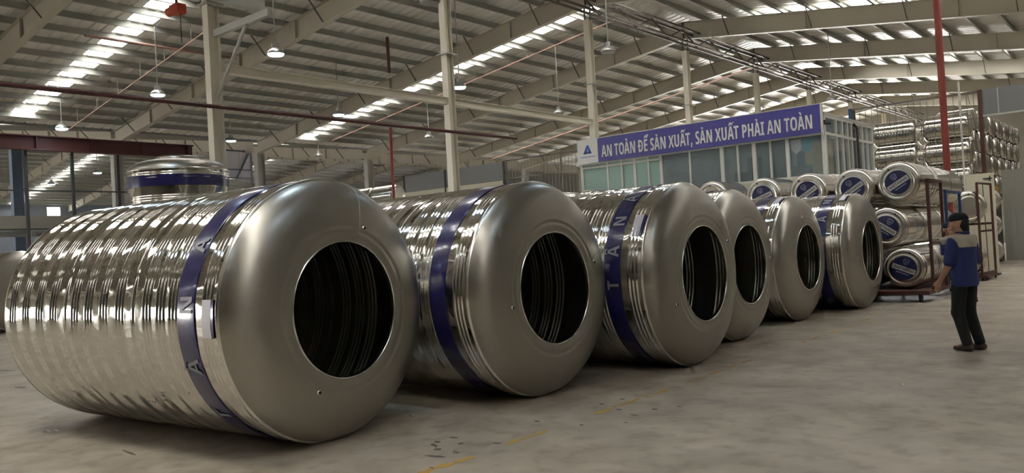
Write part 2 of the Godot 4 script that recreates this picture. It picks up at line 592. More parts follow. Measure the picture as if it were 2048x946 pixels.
func pipe(label: String, pts: Array, r: float, m: Material, hang := 0.0) -> void:
	var o := thing("fire_pipe" if hang > 0.0 else "pipe", label, "pipe", pts[0])
	var b := MB.new()
	for i in pts.size() - 1:
		b.tube(pts[i] - pts[0], pts[i + 1] - pts[0], r, 10)
	part("run", b, m, o)
	if hang > 0.0:
		var a: Vector3 = pts[0]
		var e: Vector3 = pts[pts.size() - 1]
		for i in 6:
			var p := a.lerp(e, (i + 0.5) / 6.0) - a
			var c := MB.new()
			c.tube(p, p + Vector3(0, hang, 0), 0.012, 6)
			part("hanger", c, M.wire, o)

func build_pipes() -> void:
	pipe("dark red pipe clamped along the ridge columns, running down the hall", [Vector3(RX + 0.22, 4.82, -4.0), Vector3(RX + 0.22, 4.82, -18.6)], 0.042, M.dark_red)
	pipe("pinkish pipe crossing under the nearest skylight strip", [Vector3(-25, 8.66, -10.6), Vector3(-25, 8.68, -15.6)], 0.045, M.pink_pipe)
	pipe("thin pinkish fire pipe right of the nearest skylight strip", [Vector3(-22.9, 8.78, -13.3), Vector3(-33.2, 7.15, -13.3)], 0.024, M.pink_pipe, 0.55)
	pipe("thin fire pipe right of the long middle skylight strip", [Vector3(-16.2, 10.0, -26.3), Vector3(-33.6, 7.62, -26.3)], 0.03, M.pink_pipe, 0.4)
	pipe("pale pink fire pipe hanging under the third skylight strip", [Vector3(-16.1, 10.05, -39.5), Vector3(-34.4, 7.35, -39.5)], 0.04, M.pink_pipe, 0.45)
	pipe("tall red downpipe standing behind the stacked tanks on the right", [Vector3(-4.78, 0, -23.75), Vector3(-4.78, 8.86, -23.75)], 0.088, M.red_pipe)
	pipe("slim dark red riser behind the first two big tanks", [Vector3(-23.0, 0, -20.75), Vector3(-23.0, 6.4, -20.75)], 0.06, M.red_pipe)
	pipe("short dark red drop pipe high above the second tank", [Vector3(-22.0, 8.2, -19.95), Vector3(-22.0, 9.5, -19.95)], 0.06, M.dark_red)

func build_lamps() -> void:
	var shade := MB.new()
	shade.lathe([[Vector2(0.215, 0.0), Vector2(0.225, 0.02), Vector2(0.20, 0.07), Vector2(0.15, 0.12), Vector2(0.10, 0.15)], [Vector2(0.10, 0.15), Vector2(0.095, 0.27)], [Vector2(0.095, 0.27), Vector2(0.0, 0.285)]], 24, 0.0, TAU, Transform3D(Basis(Vector3.BACK, PI / 2), Vector3.ZERO))
	var sm := shade.done()
	var disc := MB.new()
	disc.tube(Vector3(0, -0.03, 0), Vector3(0, 0.012, 0), 0.19, 24, 0.21)
	var dm := disc.done()
	var lit := [[-17.91, -12.35], [-24.32, -12.41], [-31.94, -12.55], [-24.3, -19.38], [-18.13, -19.49], [-31.93, -19.49], [-45.6, -19.64], [-52.3, -19.8], [-6.2, -5.3], [-12.2, -5.3], [-0.2, -5.3], [-6.2, 1.8], [-6.2, -12.4]]
	var lit_names := ["lit high bay lamp hanging right of the nearest ridge column", "lit high bay lamp left of the nearest ridge column", "lit high bay lamp at the left edge above the dark red beam", "lit high bay lamp under the long middle skylight strip", "lit high bay lamp just right of the second ridge column", "lit high bay lamp low beside the right edge of the nearest ridge column", "lit lamp seen in the neighbouring hall left of the upright tank", "farthest lit lamp in the neighbouring hall at the left", "lit high bay lamp over the nearest tank, above the picture", "lit high bay lamp left above the nearest tank, above the picture", "lit high bay lamp over the open floor, above the picture", "lit high bay lamp behind the camera", "lit high bay lamp over the fourth tank, above the picture"]
	var off := [[-12.27, -19.42], [-19.43, -26.74], [-26.96, -26.71], [-34.6, -26.14], [-12.22, -12.36], [-11.04, -34.4]]
	var off_names := ["unlit bowl lamp between the third and fourth ridge columns", "unlit bowl lamp left of the third ridge column", "unlit bowl lamp left of the second ridge column", "unlit bowl lamp above the nearest tank", "unlit bowl lamp at the top edge left of the second ridge column", "unlit bowl lamp above the right end of the purple sign"]
	for k in lit.size() + off.size():
		var on := k < lit.size()
		var p: Array = lit[k] if on else off[k - lit.size()]
		var o := thing("high_bay_lamp", lit_names[k] if on else off_names[k - lit.size()], "lamp", Vector3(p[0], 6.95, p[1]), 0.0, "high bay lamps")
		mi("lamp_shade", sm, M.lamp_shell, o)
		mi("lamp_lens", dm, M.lamp_glow if on else M.lamp_shell, o)
		var x: float = p[0]
		var u := absf(x - RX) if x > -35.4 else absf(x + 55.35)
		var b := MB.new()
		b.tube(Vector3(0, 0.27, 0), Vector3(0, RY - SLOPE * u - 6.95 - 0.24, 0), 0.018, 6)
		part("rod", b, M.lamp_shell, o)
		if on:
			var l := SpotLight3D.new()
			l.name = "lamp_light"
			l.light_color = Color(0.80, 0.90, 1.0)
			l.light_energy = 4.0
			l.spot_range = 120.0
			l.spot_attenuation = 2.0
			l.spot_angle = 75.0
			l.rotation.x = -PI / 2
			l.light_size = 0.2
			l.shadow_enabled = true
			o.add_child(l)
			l.position = Vector3(0, -0.08, 0)

# =====================================================================  the raised office with the long sign
func build_office() -> void:
	var D := -21.5
	var xl := -14.82
	var xr := -7.16
	var zb := -25.7
	var top := 4.12
	var sill := 3.02
	var o := thing("site_office", "raised site office with white framed glass walls behind the big tanks", "office", Vector3.ZERO)
	var b := MB.new()
	b.box(Vector3((xl + xr) * 0.5, 1.5, D + 0.03), Vector3(xr - xl, 3.0, 0.1))
	b.box(Vector3(xr - 0.03, 1.5, (D + zb) * 0.5), Vector3(0.1, 3.0, D - zb))
	b.box(Vector3(xl + 0.03, 1.5, (D + zb) * 0.5), Vector3(0.1, 3.0, D - zb))
	part("base_wall", b, M.cream, o)
	b = MB.new()
	b.box(Vector3((xl + xr) * 0.5, 2.2, (D + zb) * 0.5), Vector3(xr - xl, 0.1, D - zb))
	part("office_floor", b, M.panel_grey, o)
	b = MB.new()
	b.box(Vector3((xl + xr) * 0.5, 3.4, zb), Vector3(xr - xl, 2.4, 0.08))
	part("back_panel", b, M.wall_blue_grey, o)
	# front posts, heads and sills
	var xs := [xl, -13.85, -13.33, -12.87, -12.39, -11.96, -11.01, -10.01, -9.54, -9.06, -8.6, -8.13, xr]
	var thick := [0.09, 0.06, 0.05, 0.09, 0.05, 0.09, 0.05, 0.11, 0.05, 0.11, 0.05, 0.09, 0.11]
	for i in xs.size():
		b = MB.new()
		b.box(Vector3(xs[i], 3.57, D), Vector3(thick[i], 1.16, 0.08))
		part("post", b, M.white_frame, o)
	b = MB.new()
	b.box(Vector3((xl + xr) * 0.5, top + 0.02, D), Vector3(xr - xl, 0.1, 0.09))
	b.box(Vector3((xl + -11.96) * 0.5, top - 0.13, D), Vector3(-11.96 - xl, 0.06, 0.085))
	part("head_rail", b, M.white_frame, o)
	b = MB.new()
	b.box(Vector3((xl + xr) * 0.5, sill, D), Vector3(xr - xl, 0.09, 0.12))
	part("sill", b, M.white_frame, o)
	for i in xs.size() - 1:
		var frosted: bool = xs[i + 1] < -11.9
		b = MB.new()
		b.box(Vector3((xs[i] + xs[i + 1]) * 0.5, 3.55, D - 0.01 + (0.02 if i % 2 else 0.0)), Vector3(xs[i + 1] - xs[i] - 0.05, 1.06, 0.006))
		part("pane", b, M.frosted_glass if frosted else M.office_glass, o)
	# right side wall: taller glazing
	var zs := [D - 0.02, -22.45, -22.95, -23.4, -23.75, -24.3, -24.75, -25.2, zb]
	for i in zs.size():
		b = MB.new()
		b.box(Vector3(xr, 3.79, zs[i]), Vector3(0.07, 1.62, 0.11 if i in [0, 8] else 0.06))
		part("post", b, M.white_frame, o)
	b = MB.new()
	for y in [4.58, 4.12, 3.0]:
		b.box(Vector3(xr, y, (D + zb) * 0.5), Vector3(0.075, 0.07, D - zb))
	part("side_rail", b, M.white_frame, o)
	for i in zs.size() - 1:
		b = MB.new()
		b.box(Vector3(xr, 3.79, (zs[i] + zs[i + 1]) * 0.5), Vector3(0.006, 1.52, zs[i] - zs[i + 1] - 0.05))
		part("pane", b, M.office_glass, o)
	b = MB.new()
	b.box(Vector3((xl + xr) * 0.5, 4.64, (D + zb) * 0.5), Vector3(xr - xl + 0.1, 0.06, D - zb + 0.06))
	part("office_roof", b, M.pale_steel, o)
	# corner downpipe and camera
	b = MB.new()
	b.tube(Vector3(xr + 0.1, 0, -24.0), Vector3(xr + 0.1, 4.45, -24.0), 0.035)
	b.tube(Vector3(xr + 0.1, 4.45, -24.0), Vector3(xr - 0.02, 4.62, -23.9), 0.035)
	tag(part("conduit", b, M.dark_steel, self), "dark conduit running up the right side of the site office", "pipe")
	b = MB.new()
	b.tube(Vector3(xr + 0.07, 4.36, D + 0.1), Vector3(xr + 0.22, 4.34, D + 0.12), 0.035, 12)
	b.box(Vector3(xr + 0.06, 4.4, D + 0.08), Vector3(0.05, 0.09, 0.05))
	tag(part("security_camera", b, M.black_plastic, self), "small dark security camera at the right end of the sign", "camera")
	# things inside
	b = MB.new()
	b.box(Vector3(-7.62, 3.1, -22.4), Vector3(0.62, 1.8, 0.42))
	b.box(Vector3(-7.62, 3.66, -22.17), Vector3(0.6, 0.02, 0.05))
	b.box(Vector3(-7.62, 3.1, -22.18), Vector3(0.015, 1.74, 0.03))
	tag(part("cupboard", b, M.ochre, self), "tall ochre cupboard inside the right end of the office", "cupboard")
	for q in [[-8.0 + 0.06, "sticker_white", "white pennant hung in the right office window"], [-7.66 + 0.02, "teal", "teal pennant hung in the right office window"]]:
		b = MB.new()
		var x: float = q[0]
		b.box(Vector3(x, 3.93, D - 0.1), Vector3(0.27, 0.26, 0.012))
		b.tri(Vector3(x - 0.135, 3.8, D - 0.094), Vector3(x + 0.135, 3.8, D - 0.094), Vector3(x, 3.66, D - 0.094))
		b.tri(Vector3(x + 0.135, 3.8, D - 0.106), Vector3(x - 0.135, 3.8, D - 0.106), Vector3(x, 3.66, D - 0.106))
		tag(part("pennant", b, M[q[1]], self), q[2], "pennant", "pennants in the office window")
	for q in [[-9.66, "dark monitor on the office desk left of the wide middle posts"], [-7.95, "dark monitor behind the right office window"]]:
		var t := thing("monitor", q[1], "monitor", Vector3(q[0], 2.25, D - 0.55), 0.2, "monitors in the office")
		b = MB.new()
		b.box(Vector3(0, 0.98, 0), Vector3(0.5, 0.3, 0.03))
		part("screen_back", b, M.black_plastic, t)
		b = MB.new()
		b.box(Vector3(0, 0.76, 0), Vector3(0.06, 0.25, 0.03))
		b.box(Vector3(0, 0.63, 0), Vector3(0.2, 0.02, 0.16))
		part("stand", b, M.black_plastic, t)
	var desk := thing("office_desk", "long office desk under the clear windows", "desk", Vector3(-9.75, 2.25, D - 0.6))
	b = MB.new()
	b.box(Vector3(0, 0.6, 0), Vector3(3.4, 0.03, 0.7))
	part("top", b, M.ochre, desk)
	b = MB.new()
	for x in [-1.65, 0.0, 1.65]:
		b.box(Vector3(x, 0.29, 0), Vector3(0.04, 0.585, 0.65))
	part("side_panel", b, M.ochre, desk)
	for q in [[-10.35, "tall blue locker inside the office left of the middle"], [-8.78, "second blue locker inside the office, right of the middle"]]:
		b = MB.new()
		b.box(Vector3(q[0], 3.12, zb + 1.2), Vector3(0.3, 1.74, 0.4))
		b.box(Vector3(q[0], 3.12, zb + 1.41), Vector3(0.02, 1.66, 0.02))
		tag(part("locker", b, M.blue_paint, self), q[1], "locker", "blue lockers in the office")
	# the long sign
	var sg := thing("sign", "long purple sign with white Vietnamese safety lettering over the office", "sign", Vector3(0, 0, D + 0.14))
	b = MB.new()
	b.box(Vector3((-14.08 + xr) * 0.5, 4.5, 0), Vector3(xr + 14.08, 0.74, 0.05))
	part("board", b, M.sign_purple, sg)
	b = MB.new()
	b.box(Vector3((-14.86 - 14.08) * 0.5, 4.5, 0.004), Vector3(0.78, 0.75, 0.05))
	var lp := part("logo_board", b, M.sign_white, sg)
	b = MB.new()
	b.box(Vector3(xr + 0.02, 4.48, 0), Vector3(0.05, 0.84, 0.07))
	b.box(Vector3((-14.86 + xr) * 0.5, 4.885, 0), Vector3(xr + 14.86, 0.02, 0.06))
	part("edge_trim", b, M.white_frame, sg)
	b = MB.new()
	var cx := -14.47
	var zf := 0.034
	for q in [[Vector2(-0.19, -0.12), Vector2(-0.02, 0.2), Vector2(0.05, 0.2), Vector2(-0.07, -0.12)], [Vector2(0.05, 0.2), Vector2(0.19, -0.12), Vector2(0.09, -0.12), Vector2(0.0, 0.09)], [Vector2(-0.1, -0.04), Vector2(0.13, -0.04), Vector2(0.17, -0.12), Vector2(-0.19, -0.12)]]:
		var w := []
		for p in q:
			w.append(Vector3(cx + p.x * 0.85, 4.53 + p.y * 0.85, zf))
		b.quad(w[0], w[1], w[2], w[3])
	b.box(Vector3(cx, 4.33, zf - 0.002), Vector3(0.56, 0.018, 0.004))
	part("emblem", b, M.logo_blue, lp)
	# the font has no hook or double accents, so these marks are added over the plain capitals
	var plain := "AN TOÀN ĐÊ SAN XUÂT, SAN XUÂT PHAI AN TOÀN"
	var full := "AN TOÀN ĐỂ SẢN XUẤT, SẢN XUẤT PHẢI AN TOÀN"
	var tx := mi("lettering", letters(plain, 0.36, 0.02, 6.56), M.sign_white, sg, Vector3(-10.66, 4.435, 0.036))
	var f := SystemFont.new()
	f.font_names = PackedStringArray(["Droid Sans"])
	f.font_weight = 700
	var whole := f.get_string_size(plain, HORIZONTAL_ALIGNMENT_LEFT, -1, 64).x
	var marks := MB.new()
	for i in plain.length():
		if plain[i] == full[i]:
			continue
		var x0 := f.get_string_size(plain.substr(0, i), HORIZONTAL_ALIGNMENT_LEFT, -1, 64).x
		var x1 := f.get_string_size(plain.substr(0, i + 1), HORIZONTAL_ALIGNMENT_LEFT, -1, 64).x
		var x := ((x0 + x1) * 0.5 / whole - 0.5) * 6.56
		if full[i] == "Ấ":
			marks.beam(Vector3(x + 0.06, 0.255, 0), Vector3(x + 0.12, 0.305, 0), 0.02, 0.028, Vector3.BACK)
		else:
			var y := 0.21 if full[i] == "Ả" else 0.25
			var dx := 0.0 if full[i] == "Ả" else 0.07
			var pts := [Vector3(x - 0.035 + dx, y + 0.055, 0), Vector3(x + 0.005 + dx, y + 0.07, 0), Vector3(x + 0.03 + dx, y + 0.05, 0), Vector3(x + 0.005 + dx, y + 0.025, 0), Vector3(x + dx, y + 0.0, 0)]
			for j in 4:
				marks.beam(pts[j], pts[j + 1], 0.02, 0.022, Vector3.BACK)
	part("accent_marks", marks, M.sign_white, tx)

# =====================================================================  long mesh partition across the hall
func build_partition() -> void:
	var z := -31.0
	var o := thing("mesh_partition", "tall wire mesh partition left of the office with grey upper panels", "fence", Vector3(0, 0, z))
	mesh_run(o, -26.0, -15.8, 5.94, 2.4)
	var b := MB.new()
	b.box(Vector3(-29.75, 5.45, 0), Vector3(7.3, 0.92, 0.06))
	part("grey_panel", b, M.panel_grey, o)
	for x in [-33.4, -30.2, -26.1]:
		b = MB.new()
		b.box(Vector3(x, 2.97, 0.04), Vector3(0.09, 5.94, 0.09))
		part("post", b, M.dark_steel, o)
	b = MB.new()
	b.box(Vector3(-29.8, 4.86, 0.02), Vector3(7.2, 0.24, 0.08))
	for x in [-32.3, -30.9, -29.4, -28.2, -27.2]:
		b.box(Vector3(x, 4.5, 0.02), Vector3(0.35, 0.5, 0.08))
	part("lower_wall", b, M.cream, o)
	b = MB.new()
	b.box(Vector3(-29.8, 2.15, 0), Vector3(7.2, 4.3, 0.06))
	part("base_wall", b, M.wall_grey, o)
	o = thing("mesh_partition", "tall wire mesh partition on the right in front of the stacked tanks", "fence", Vector3(0, 0, z))
	mesh_run(o, -9.2, -5.12, 5.94, 2.0)
	b = MB.new()
	b.box(Vector3(-2.6, 5.55, 0.02), Vector3(5.0, 0.86, 0.06))
	part("grey_panel", b, M.panel_grey, o)
	b = MB.new()
	b.box(Vector3(-4.6, 5.55, 0.06), Vector3(0.03, 0.86, 0.03))
	part("panel_joint", b, M.pale_steel, o)
	b = MB.new()
	b.box(Vector3(-2.6, 5.1, 0.04), Vector3(5.0, 0.06, 0.1))
	part("panel_rail", b, M.pale_steel, o)
	for q in [[-5.12, "rust_red", 0.12], [-9.3, "blue_paint", 0.12], [-0.2, "dark_steel", 0.1]]:
		b = MB.new()
		b.box(Vector3(q[0], 2.99, 0.05), Vector3(q[2], 5.98, q[2]))
		part("post", b, M[q[1]], o)
	# white stake beside the panel
	b = MB.new()
	b.box(Vector3(-5.68, 5.72, z + 0.3), Vector3(0.06, 1.2, 0.06))
	b.box(Vector3(-5.68, 2.55, z + 0.3), Vector3(0.05, 5.1, 0.05))
	tag(part("conduit", b, M.white_frame, self), "white upright conduit left of the grey panel at the right edge", "pipe")

func mesh_run(o: Node3D, x0: float, x1: float, top: float, low: float) -> void:
	var b := MB.new()
	b.box(Vector3((x0 + x1) * 0.5, top, 0), Vector3(x1 - x0, 0.07, 0.07))
	part("top_rail", b, M.truss_steel, o)
	for y in [top - 0.88, top - 1.95, low]:
		b = MB.new()
		b.box(Vector3((x0 + x1) * 0.5, y, 0.02), Vector3(x1 - x0, 0.04, 0.03))
		part("cross_rail", b, M.wire, o)
	var n := int((x1 - x0) / 0.2)
	var w := MB.new()
	w.tube(Vector3(0, low, 0), Vector3(0, top, 0), 0.011, 6)
	var wm := w.done()
	for i in n + 1:
		mi("wire", wm, M.wire, o, Vector3(x0 + (x1 - x0) * i / n, 0, 0))
	var k := int((x1 - x0) / 3.2)
	for i in k + 1:
		b = MB.new()
		b.box(Vector3(x0 + (x1 - x0) * i / maxi(k, 1), top * 0.5, -0.05), Vector3(0.07, top, 0.07))
		part("post", b, M.truss_steel, o)

# =====================================================================  big tanks
const TR := 1.145
const TL := 3.5

func tank_runs() -> Array:
	# body profile from the rear (-TL) to the front rim (0): three sheets with groups of rolled ribs
	var groups := [0.115, 0.575, 0.755, 0.955, 1.375, 1.635, 1.89, 2.13, 2.53, 2.80, 3.07, 3.34]
	var seams := [1.17, 2.31]
	var ribs := []
	for g in groups:
		for q in [-0.048, 0.0, 0.048]:
			ribs.append(g + q)
	var run := []
	var n := 860
	for i in n + 1:
		var a := TL * i / n        # distance back from the front rim
		var r := TR - 0.008
		for q in ribs:
			var d := absf(a - q)
			if d < 0.024:
				r += 0.0095 * (0.5 + 0.5 * cos(PI * d / 0.024))
		for q in seams:
			var d := absf(a - q)
			if d < 0.035:
				r += 0.009 * (0.5 + 0.5 * cos(PI * d / 0.035))
			r -= 0.004 * exp(-pow((a - q) / 0.07, 2.0))
		run.append(Vector2(r, -a))
	run.reverse()
	# thin out the straight stretches
	var out := []
	for i in run.size():
		if i == 0 or i == run.size() - 1 or i % 8 == 0 or absf(run[i].x - run[i - 1].x) > 1e-5 or absf(run[i].x - run[mini(i + 1, run.size() - 1)].x) > 1e-5:
			out.append(run[i])
	return [out]

func head_profile() -> Array:   # (radius, rise) from the rim inwards to the manhole
	return [Vector2(1.132, 0.028), Vector2(1.120, 0.055), Vector2(1.100, 0.086), Vector2(1.07, 0.118), Vector2(1.03, 0.148), Vector2(0.98, 0.174), Vector2(0.92, 0.197), Vector2(0.86, 0.213), Vector2(0.80, 0.224), Vector2(0.745, 0.231)]

func bend(mesh: ArrayMesh, r: float, ang: float, along: float) -> ArrayMesh:
	# wraps flat lettering round the tank: its x goes round, its y goes back along the axis
	var a := mesh.surface_get_arrays(0)
	var v: PackedVector3Array = a[Mesh.ARRAY_VERTEX]
	var nn: PackedVector3Array = a[Mesh.ARRAY_NORMAL]
	for i in v.size():
		var t := ang + v[i].x / r
		var rr := r + v[i].z
		var p := v[i]
		# angle t is measured up from the +Z side of the tank
		v[i] = Vector3(along - p.y, rr * sin(t), rr * cos(t))
		var q := nn[i]
		nn[i] = Vector3(-q.y, q.z * sin(t) + q.x * cos(t), q.z * cos(t) - q.x * sin(t))
	a[Mesh.ARRAY_VERTEX] = v
	a[Mesh.ARRAY_NORMAL] = nn
	var m := ArrayMesh.new()
	m.add_surface_from_arrays(Mesh.PRIMITIVE_TRIANGLES, a)
	return m

func build_big_tanks() -> void:
	var body := MB.new()
	body.lathe(tank_runs(), 144)
	# rolled sheet is never quite true: shallow dents a hand wide and long flat spots
	var wav := [[0.0011, 9.0, 17.0, 0.3], [0.0008, 21.0, 11.0, 1.9], [0.0006, 33.0, 29.0, 4.1], [0.0016, 3.1, 7.0, 2.2]]
	for i in body.v.size():
		var p := body.v[i]
		var rr := Vector2(p.y, p.z).length()
		var th := atan2(p.z, p.y)
		var f := 0.0
		var fa := 0.0
		var ft := 0.0
		for w in wav:
			f += w[0] * sin(w[1] * p.x + w[3]) * sin(w[2] * th + w[3] * p.x)
			fa += w[0] * w[1] * cos(w[1] * p.x + w[3]) * sin(w[2] * th + w[3] * p.x)
			ft += w[0] * w[2] / rr * sin(w[1] * p.x + w[3]) * cos(w[2] * th + w[3] * p.x)
		var out := Vector3(0, p.y / rr, p.z / rr)
		body.v[i] = p + out * f
		body.n[i] = (body.n[i] - Vector3(fa, 0, 0) - Vector3(0, -sin(th), cos(th)) * ft).normalized()
	var body_m := body.done()
	var lin := MB.new()
	var lr := []
	for p in tank_runs()[0]:
		lr.append(Vector2(p.x - 0.006, p.y))
	lr.reverse()
	lin.lathe([[Vector2(0.60, 0.226), Vector2(0.80, 0.218), Vector2(0.97, 0.172), Vector2(1.07, 0.11), Vector2(1.12, 0.03), Vector2(1.128, 0.0)], lr, [Vector2(1.128, -TL), Vector2(1.11, -TL - 0.06), Vector2(1.06, -TL - 0.12), Vector2(0.9, -TL - 0.2), Vector2(0.6, -TL - 0.23), Vector2(0.0, -TL - 0.25)]], 96)
	var liner_m := lin.done()
	var hd := MB.new()
	var steps := [Vector2(0.745, 0.231), Vector2(0.728, 0.238), Vector2(0.715, 0.236), Vector2(0.70, 0.231), Vector2(0.685, 0.234), Vector2(0.668, 0.241), Vector2(0.65, 0.239), Vector2(0.628, 0.231), Vector2(0.605, 0.230), Vector2(0.594, 0.231)]
	var full := head_profile()
	for i in range(1, steps.size()):
		full.append(steps[i])
	hd.lathe([full], 144)
	var head_m := hd.done()
	var rim := MB.new()
	rim.lathe([[Vector2(1.137, -0.004), Vector2(1.147, 0.0), Vector2(1.152, 0.009), Vector2(1.147, 0.018), Vector2(1.136, 0.024), Vector2(1.130, 0.03)]], 144)
	var rim_m := rim.done()
	var lip := MB.new()
	lip.lathe([[Vector2(0.598, 0.229), Vector2(0.594, 0.237), Vector2(0.588, 0.239), Vector2(0.582, 0.235), Vector2(0.580, 0.225), Vector2(0.580, 0.19)]], 120)
	var lip_m := lip.done()
	var rear := MB.new()
	var rp_ := [Vector2(0.0, -TL - 0.26), Vector2(0.3, -TL - 0.252), Vector2(0.58, -TL - 0.238)]
	var hp := head_profile()
	hp.reverse()
	for p in hp:
		rp_.append(Vector2(p.x, -TL - p.y))
	rp_.append(Vector2(1.14, -TL - 0.01))
	rp_.append(Vector2(1.137, -TL))
	rear.lathe([rp_], 96)
	var rear_m := rear.done()
	var band := MB.new()
	band.lathe([[Vector2(TR - 0.006, -0.503), Vector2(TR + 0.0015, -0.4995), Vector2(TR + 0.0015, -0.278), Vector2(TR - 0.006, -0.2745)]], 144)
	var band_m := band.done()
	var stk := MB.new()
	stk.lathe([[Vector2(TR + 0.0025, -0.17), Vector2(TR + 0.003, -0.06)]], 16, 0.0, deg_to_rad(15.0))
	var stk_m := stk.done()
	var stk2 := MB.new()
	stk2.lathe([[Vector2(TR + 0.0015, -0.06), Vector2(TR + 0.0015, -0.028)]], 16, 0.0, deg_to_rad(15.0))
	var stk2_m := stk2.done()
	var weld := MB.new()
	for i in full.size() - 1:
		weld.tube(Vector3(full[i].y, full[i].x, 0), Vector3(full[i + 1].y, full[i + 1].x, 0), 0.0022, 6)
	var weld_m := weld.done()
	var noz := MB.new()
	noz.lathe([[Vector2(0.020, 0.0), Vector2(0.024, 0.006), Vector2(0.020, 0.016), Vector2(0.014, 0.018)]], 16)
	var noz_m := noz.done()
	var hole := MB.new()
	hole.lathe([[Vector2(0.014, 0.0175), Vector2(0.0, 0.0176)]], 16)
	var hole_m := hole.done()
	# front rim centre x, z, turn, first letter angle, sticker angle or -1, nozzle [radius, angle]...
	var rows := [
		[-5.839, -4.432, 0.086, -43.0, -6.0, [[0.75, -61.0], [0.74, 109.6]], "nearest big steel tank lying on its side, full body in view"],
		[-5.382, -6.867, -0.016, 92.0, -1.0, [[0.74, -11.3], [0.75, 161.4]], "second big steel tank in the front row, beside the nearest one"],
		[-4.839, -9.222, -0.011, -3.0, 26.0, [[0.81, -23.4], [0.75, 150.0]], "third big steel tank in the front row, most pushed forward, white letters on its band"],
		[-5.30, -11.62, -0.005, 100.0, -1.0, [[0.75, 175.0]], "fourth big steel tank, half hidden behind the third"],
		[-5.45, -14.50, -0.005, 95.0, 62.0, [[0.76, 75.0]], "fifth big steel tank in the front row, set a little back"],
		[-5.06, -16.86, 0.0, 10.0, 62.0, [[0.83, -6.9]], "farthest big steel tank in the front row, next to the stacked small tanks"]]
	for k in rows.size():
		var q: Array = rows[k]
		var o := thing("big_steel_tank", q[6], "tank", Vector3(q[0], 0.0, q[1]), q[2], "big tanks lying in the front row")
		var c := Vector3(0, TR + 0.004, 0)
		if k == 4:
			o.scale = Vector3.ONE * 0.98
		mi("body", body_m, M.polished_steel, o, c)
		mi("liner", liner_m, M.inner_steel, o, c)
		mi("front_head", head_m, M.satin_steel, o, c)
		mi("rim_ring", rim_m, M.bright_steel, o, c)
		mi("manhole_lip", lip_m, M.bright_steel, o, c)
		mi("rear_head", rear_m, M.satin_steel, o, c)
		var bd := mi("band", band_m, M.navy_vinyl, o, c)
		bd.set_meta("label", "navy blue band round the tank")
		for rep in 1:
			for i in 4:
				var ang := deg_to_rad(q[3] + (25.0 if k != 2 else 20.0) * i + 180.0 * rep)
				mi("letter", bend(letters("TÂNÁ"[i], 0.155, 0.002), TR + 0.009, ang, -0.372), M.letter_grey, bd)
		if q[4] >= 0.0 or q[4] == -6.0:
			var a0: float = q[4]
			for w in [[stk_m, "sticker_white"], [stk2_m, "navy_vinyl"]]:
				var s := mi("sticker", w[0], M[w[1]], o, c)
				# lathe angle 0 is straight up and grows towards +Z
				s.rotation.x = deg_to_rad(90.0 - a0 - 15.0)
		var ws := mi("weld_seam", weld_m, M.dull_steel, o, c)
		ws.rotation.x = deg_to_rad(90.0 - q[5][q[5].size() - 1][1] + 4.0)
		for p in q[5]:
			var r: float = p[0]
			var rise := 0.0
			for i in full.size() - 1:
				if r <= full[i].x and r >= full[i + 1].x:
					rise = lerpf(full[i + 1].y, full[i].y, (r - full[i + 1].x) / (full[i].x - full[i + 1].x))
			var an := deg_to_rad(p[1])
			var nz := mi("nozzle", noz_m, M.bright_steel, o, c + Vector3(rise - 0.004, r * sin(an), r * cos(an)))
			mi("bore", hole_m, M.hole_black, nz)
	# the upright tank behind the nearest one
	var o := thing("upright_steel_tank", "upright steel tank with a navy band standing behind the nearest big tank", "tank", Vector3(-14.27, 0.0, -7.6))
	o.scale = Vector3(0.768, 0.893, 0.768)
	var up := Transform3D(Basis(Vector3.BACK, PI / 2), Vector3(0, 3.72, 0))
	for w in [["body", body_m, "polished_steel"], ["band", band_m, "navy_vinyl"], ["rim_ring", rim_m, "bright_steel"], ["bottom_head", rear_m, "satin_steel"]]:
		var s := mi(w[0], w[1], M[w[2]], o)
		s.transform = up
		if w[0] == "band":
			s.position.y += 0.17
	var tp := MB.new()
	var tpr := head_profile()
	tpr.append_array([Vector2(0.6, 0.245), Vector2(0.5, 0.252)])
	tp.lathe([tpr, [Vector2(0.5, 0.252), Vector2(0.49, 0.30), Vector2(0.46, 0.335), Vector2(0.3, 0.35), Vector2(0.0, 0.355)]], 96)
	mi("top_head", tp.done(), M.satin_steel, o).transform = up
	var ft := MB.new()
	for i in 4:
		var a := TAU * i / 4.0 + 0.4
		ft.tube(Vector3(0.95 * cos(a), 0, 0.95 * sin(a)), Vector3(0.95 * cos(a), 0.28, 0.95 * sin(a)), 0.05)
	part("foot", ft, M.dull_steel, o)

# =====================================================================  small tanks
const SR := 0.445
var proto: Node3D

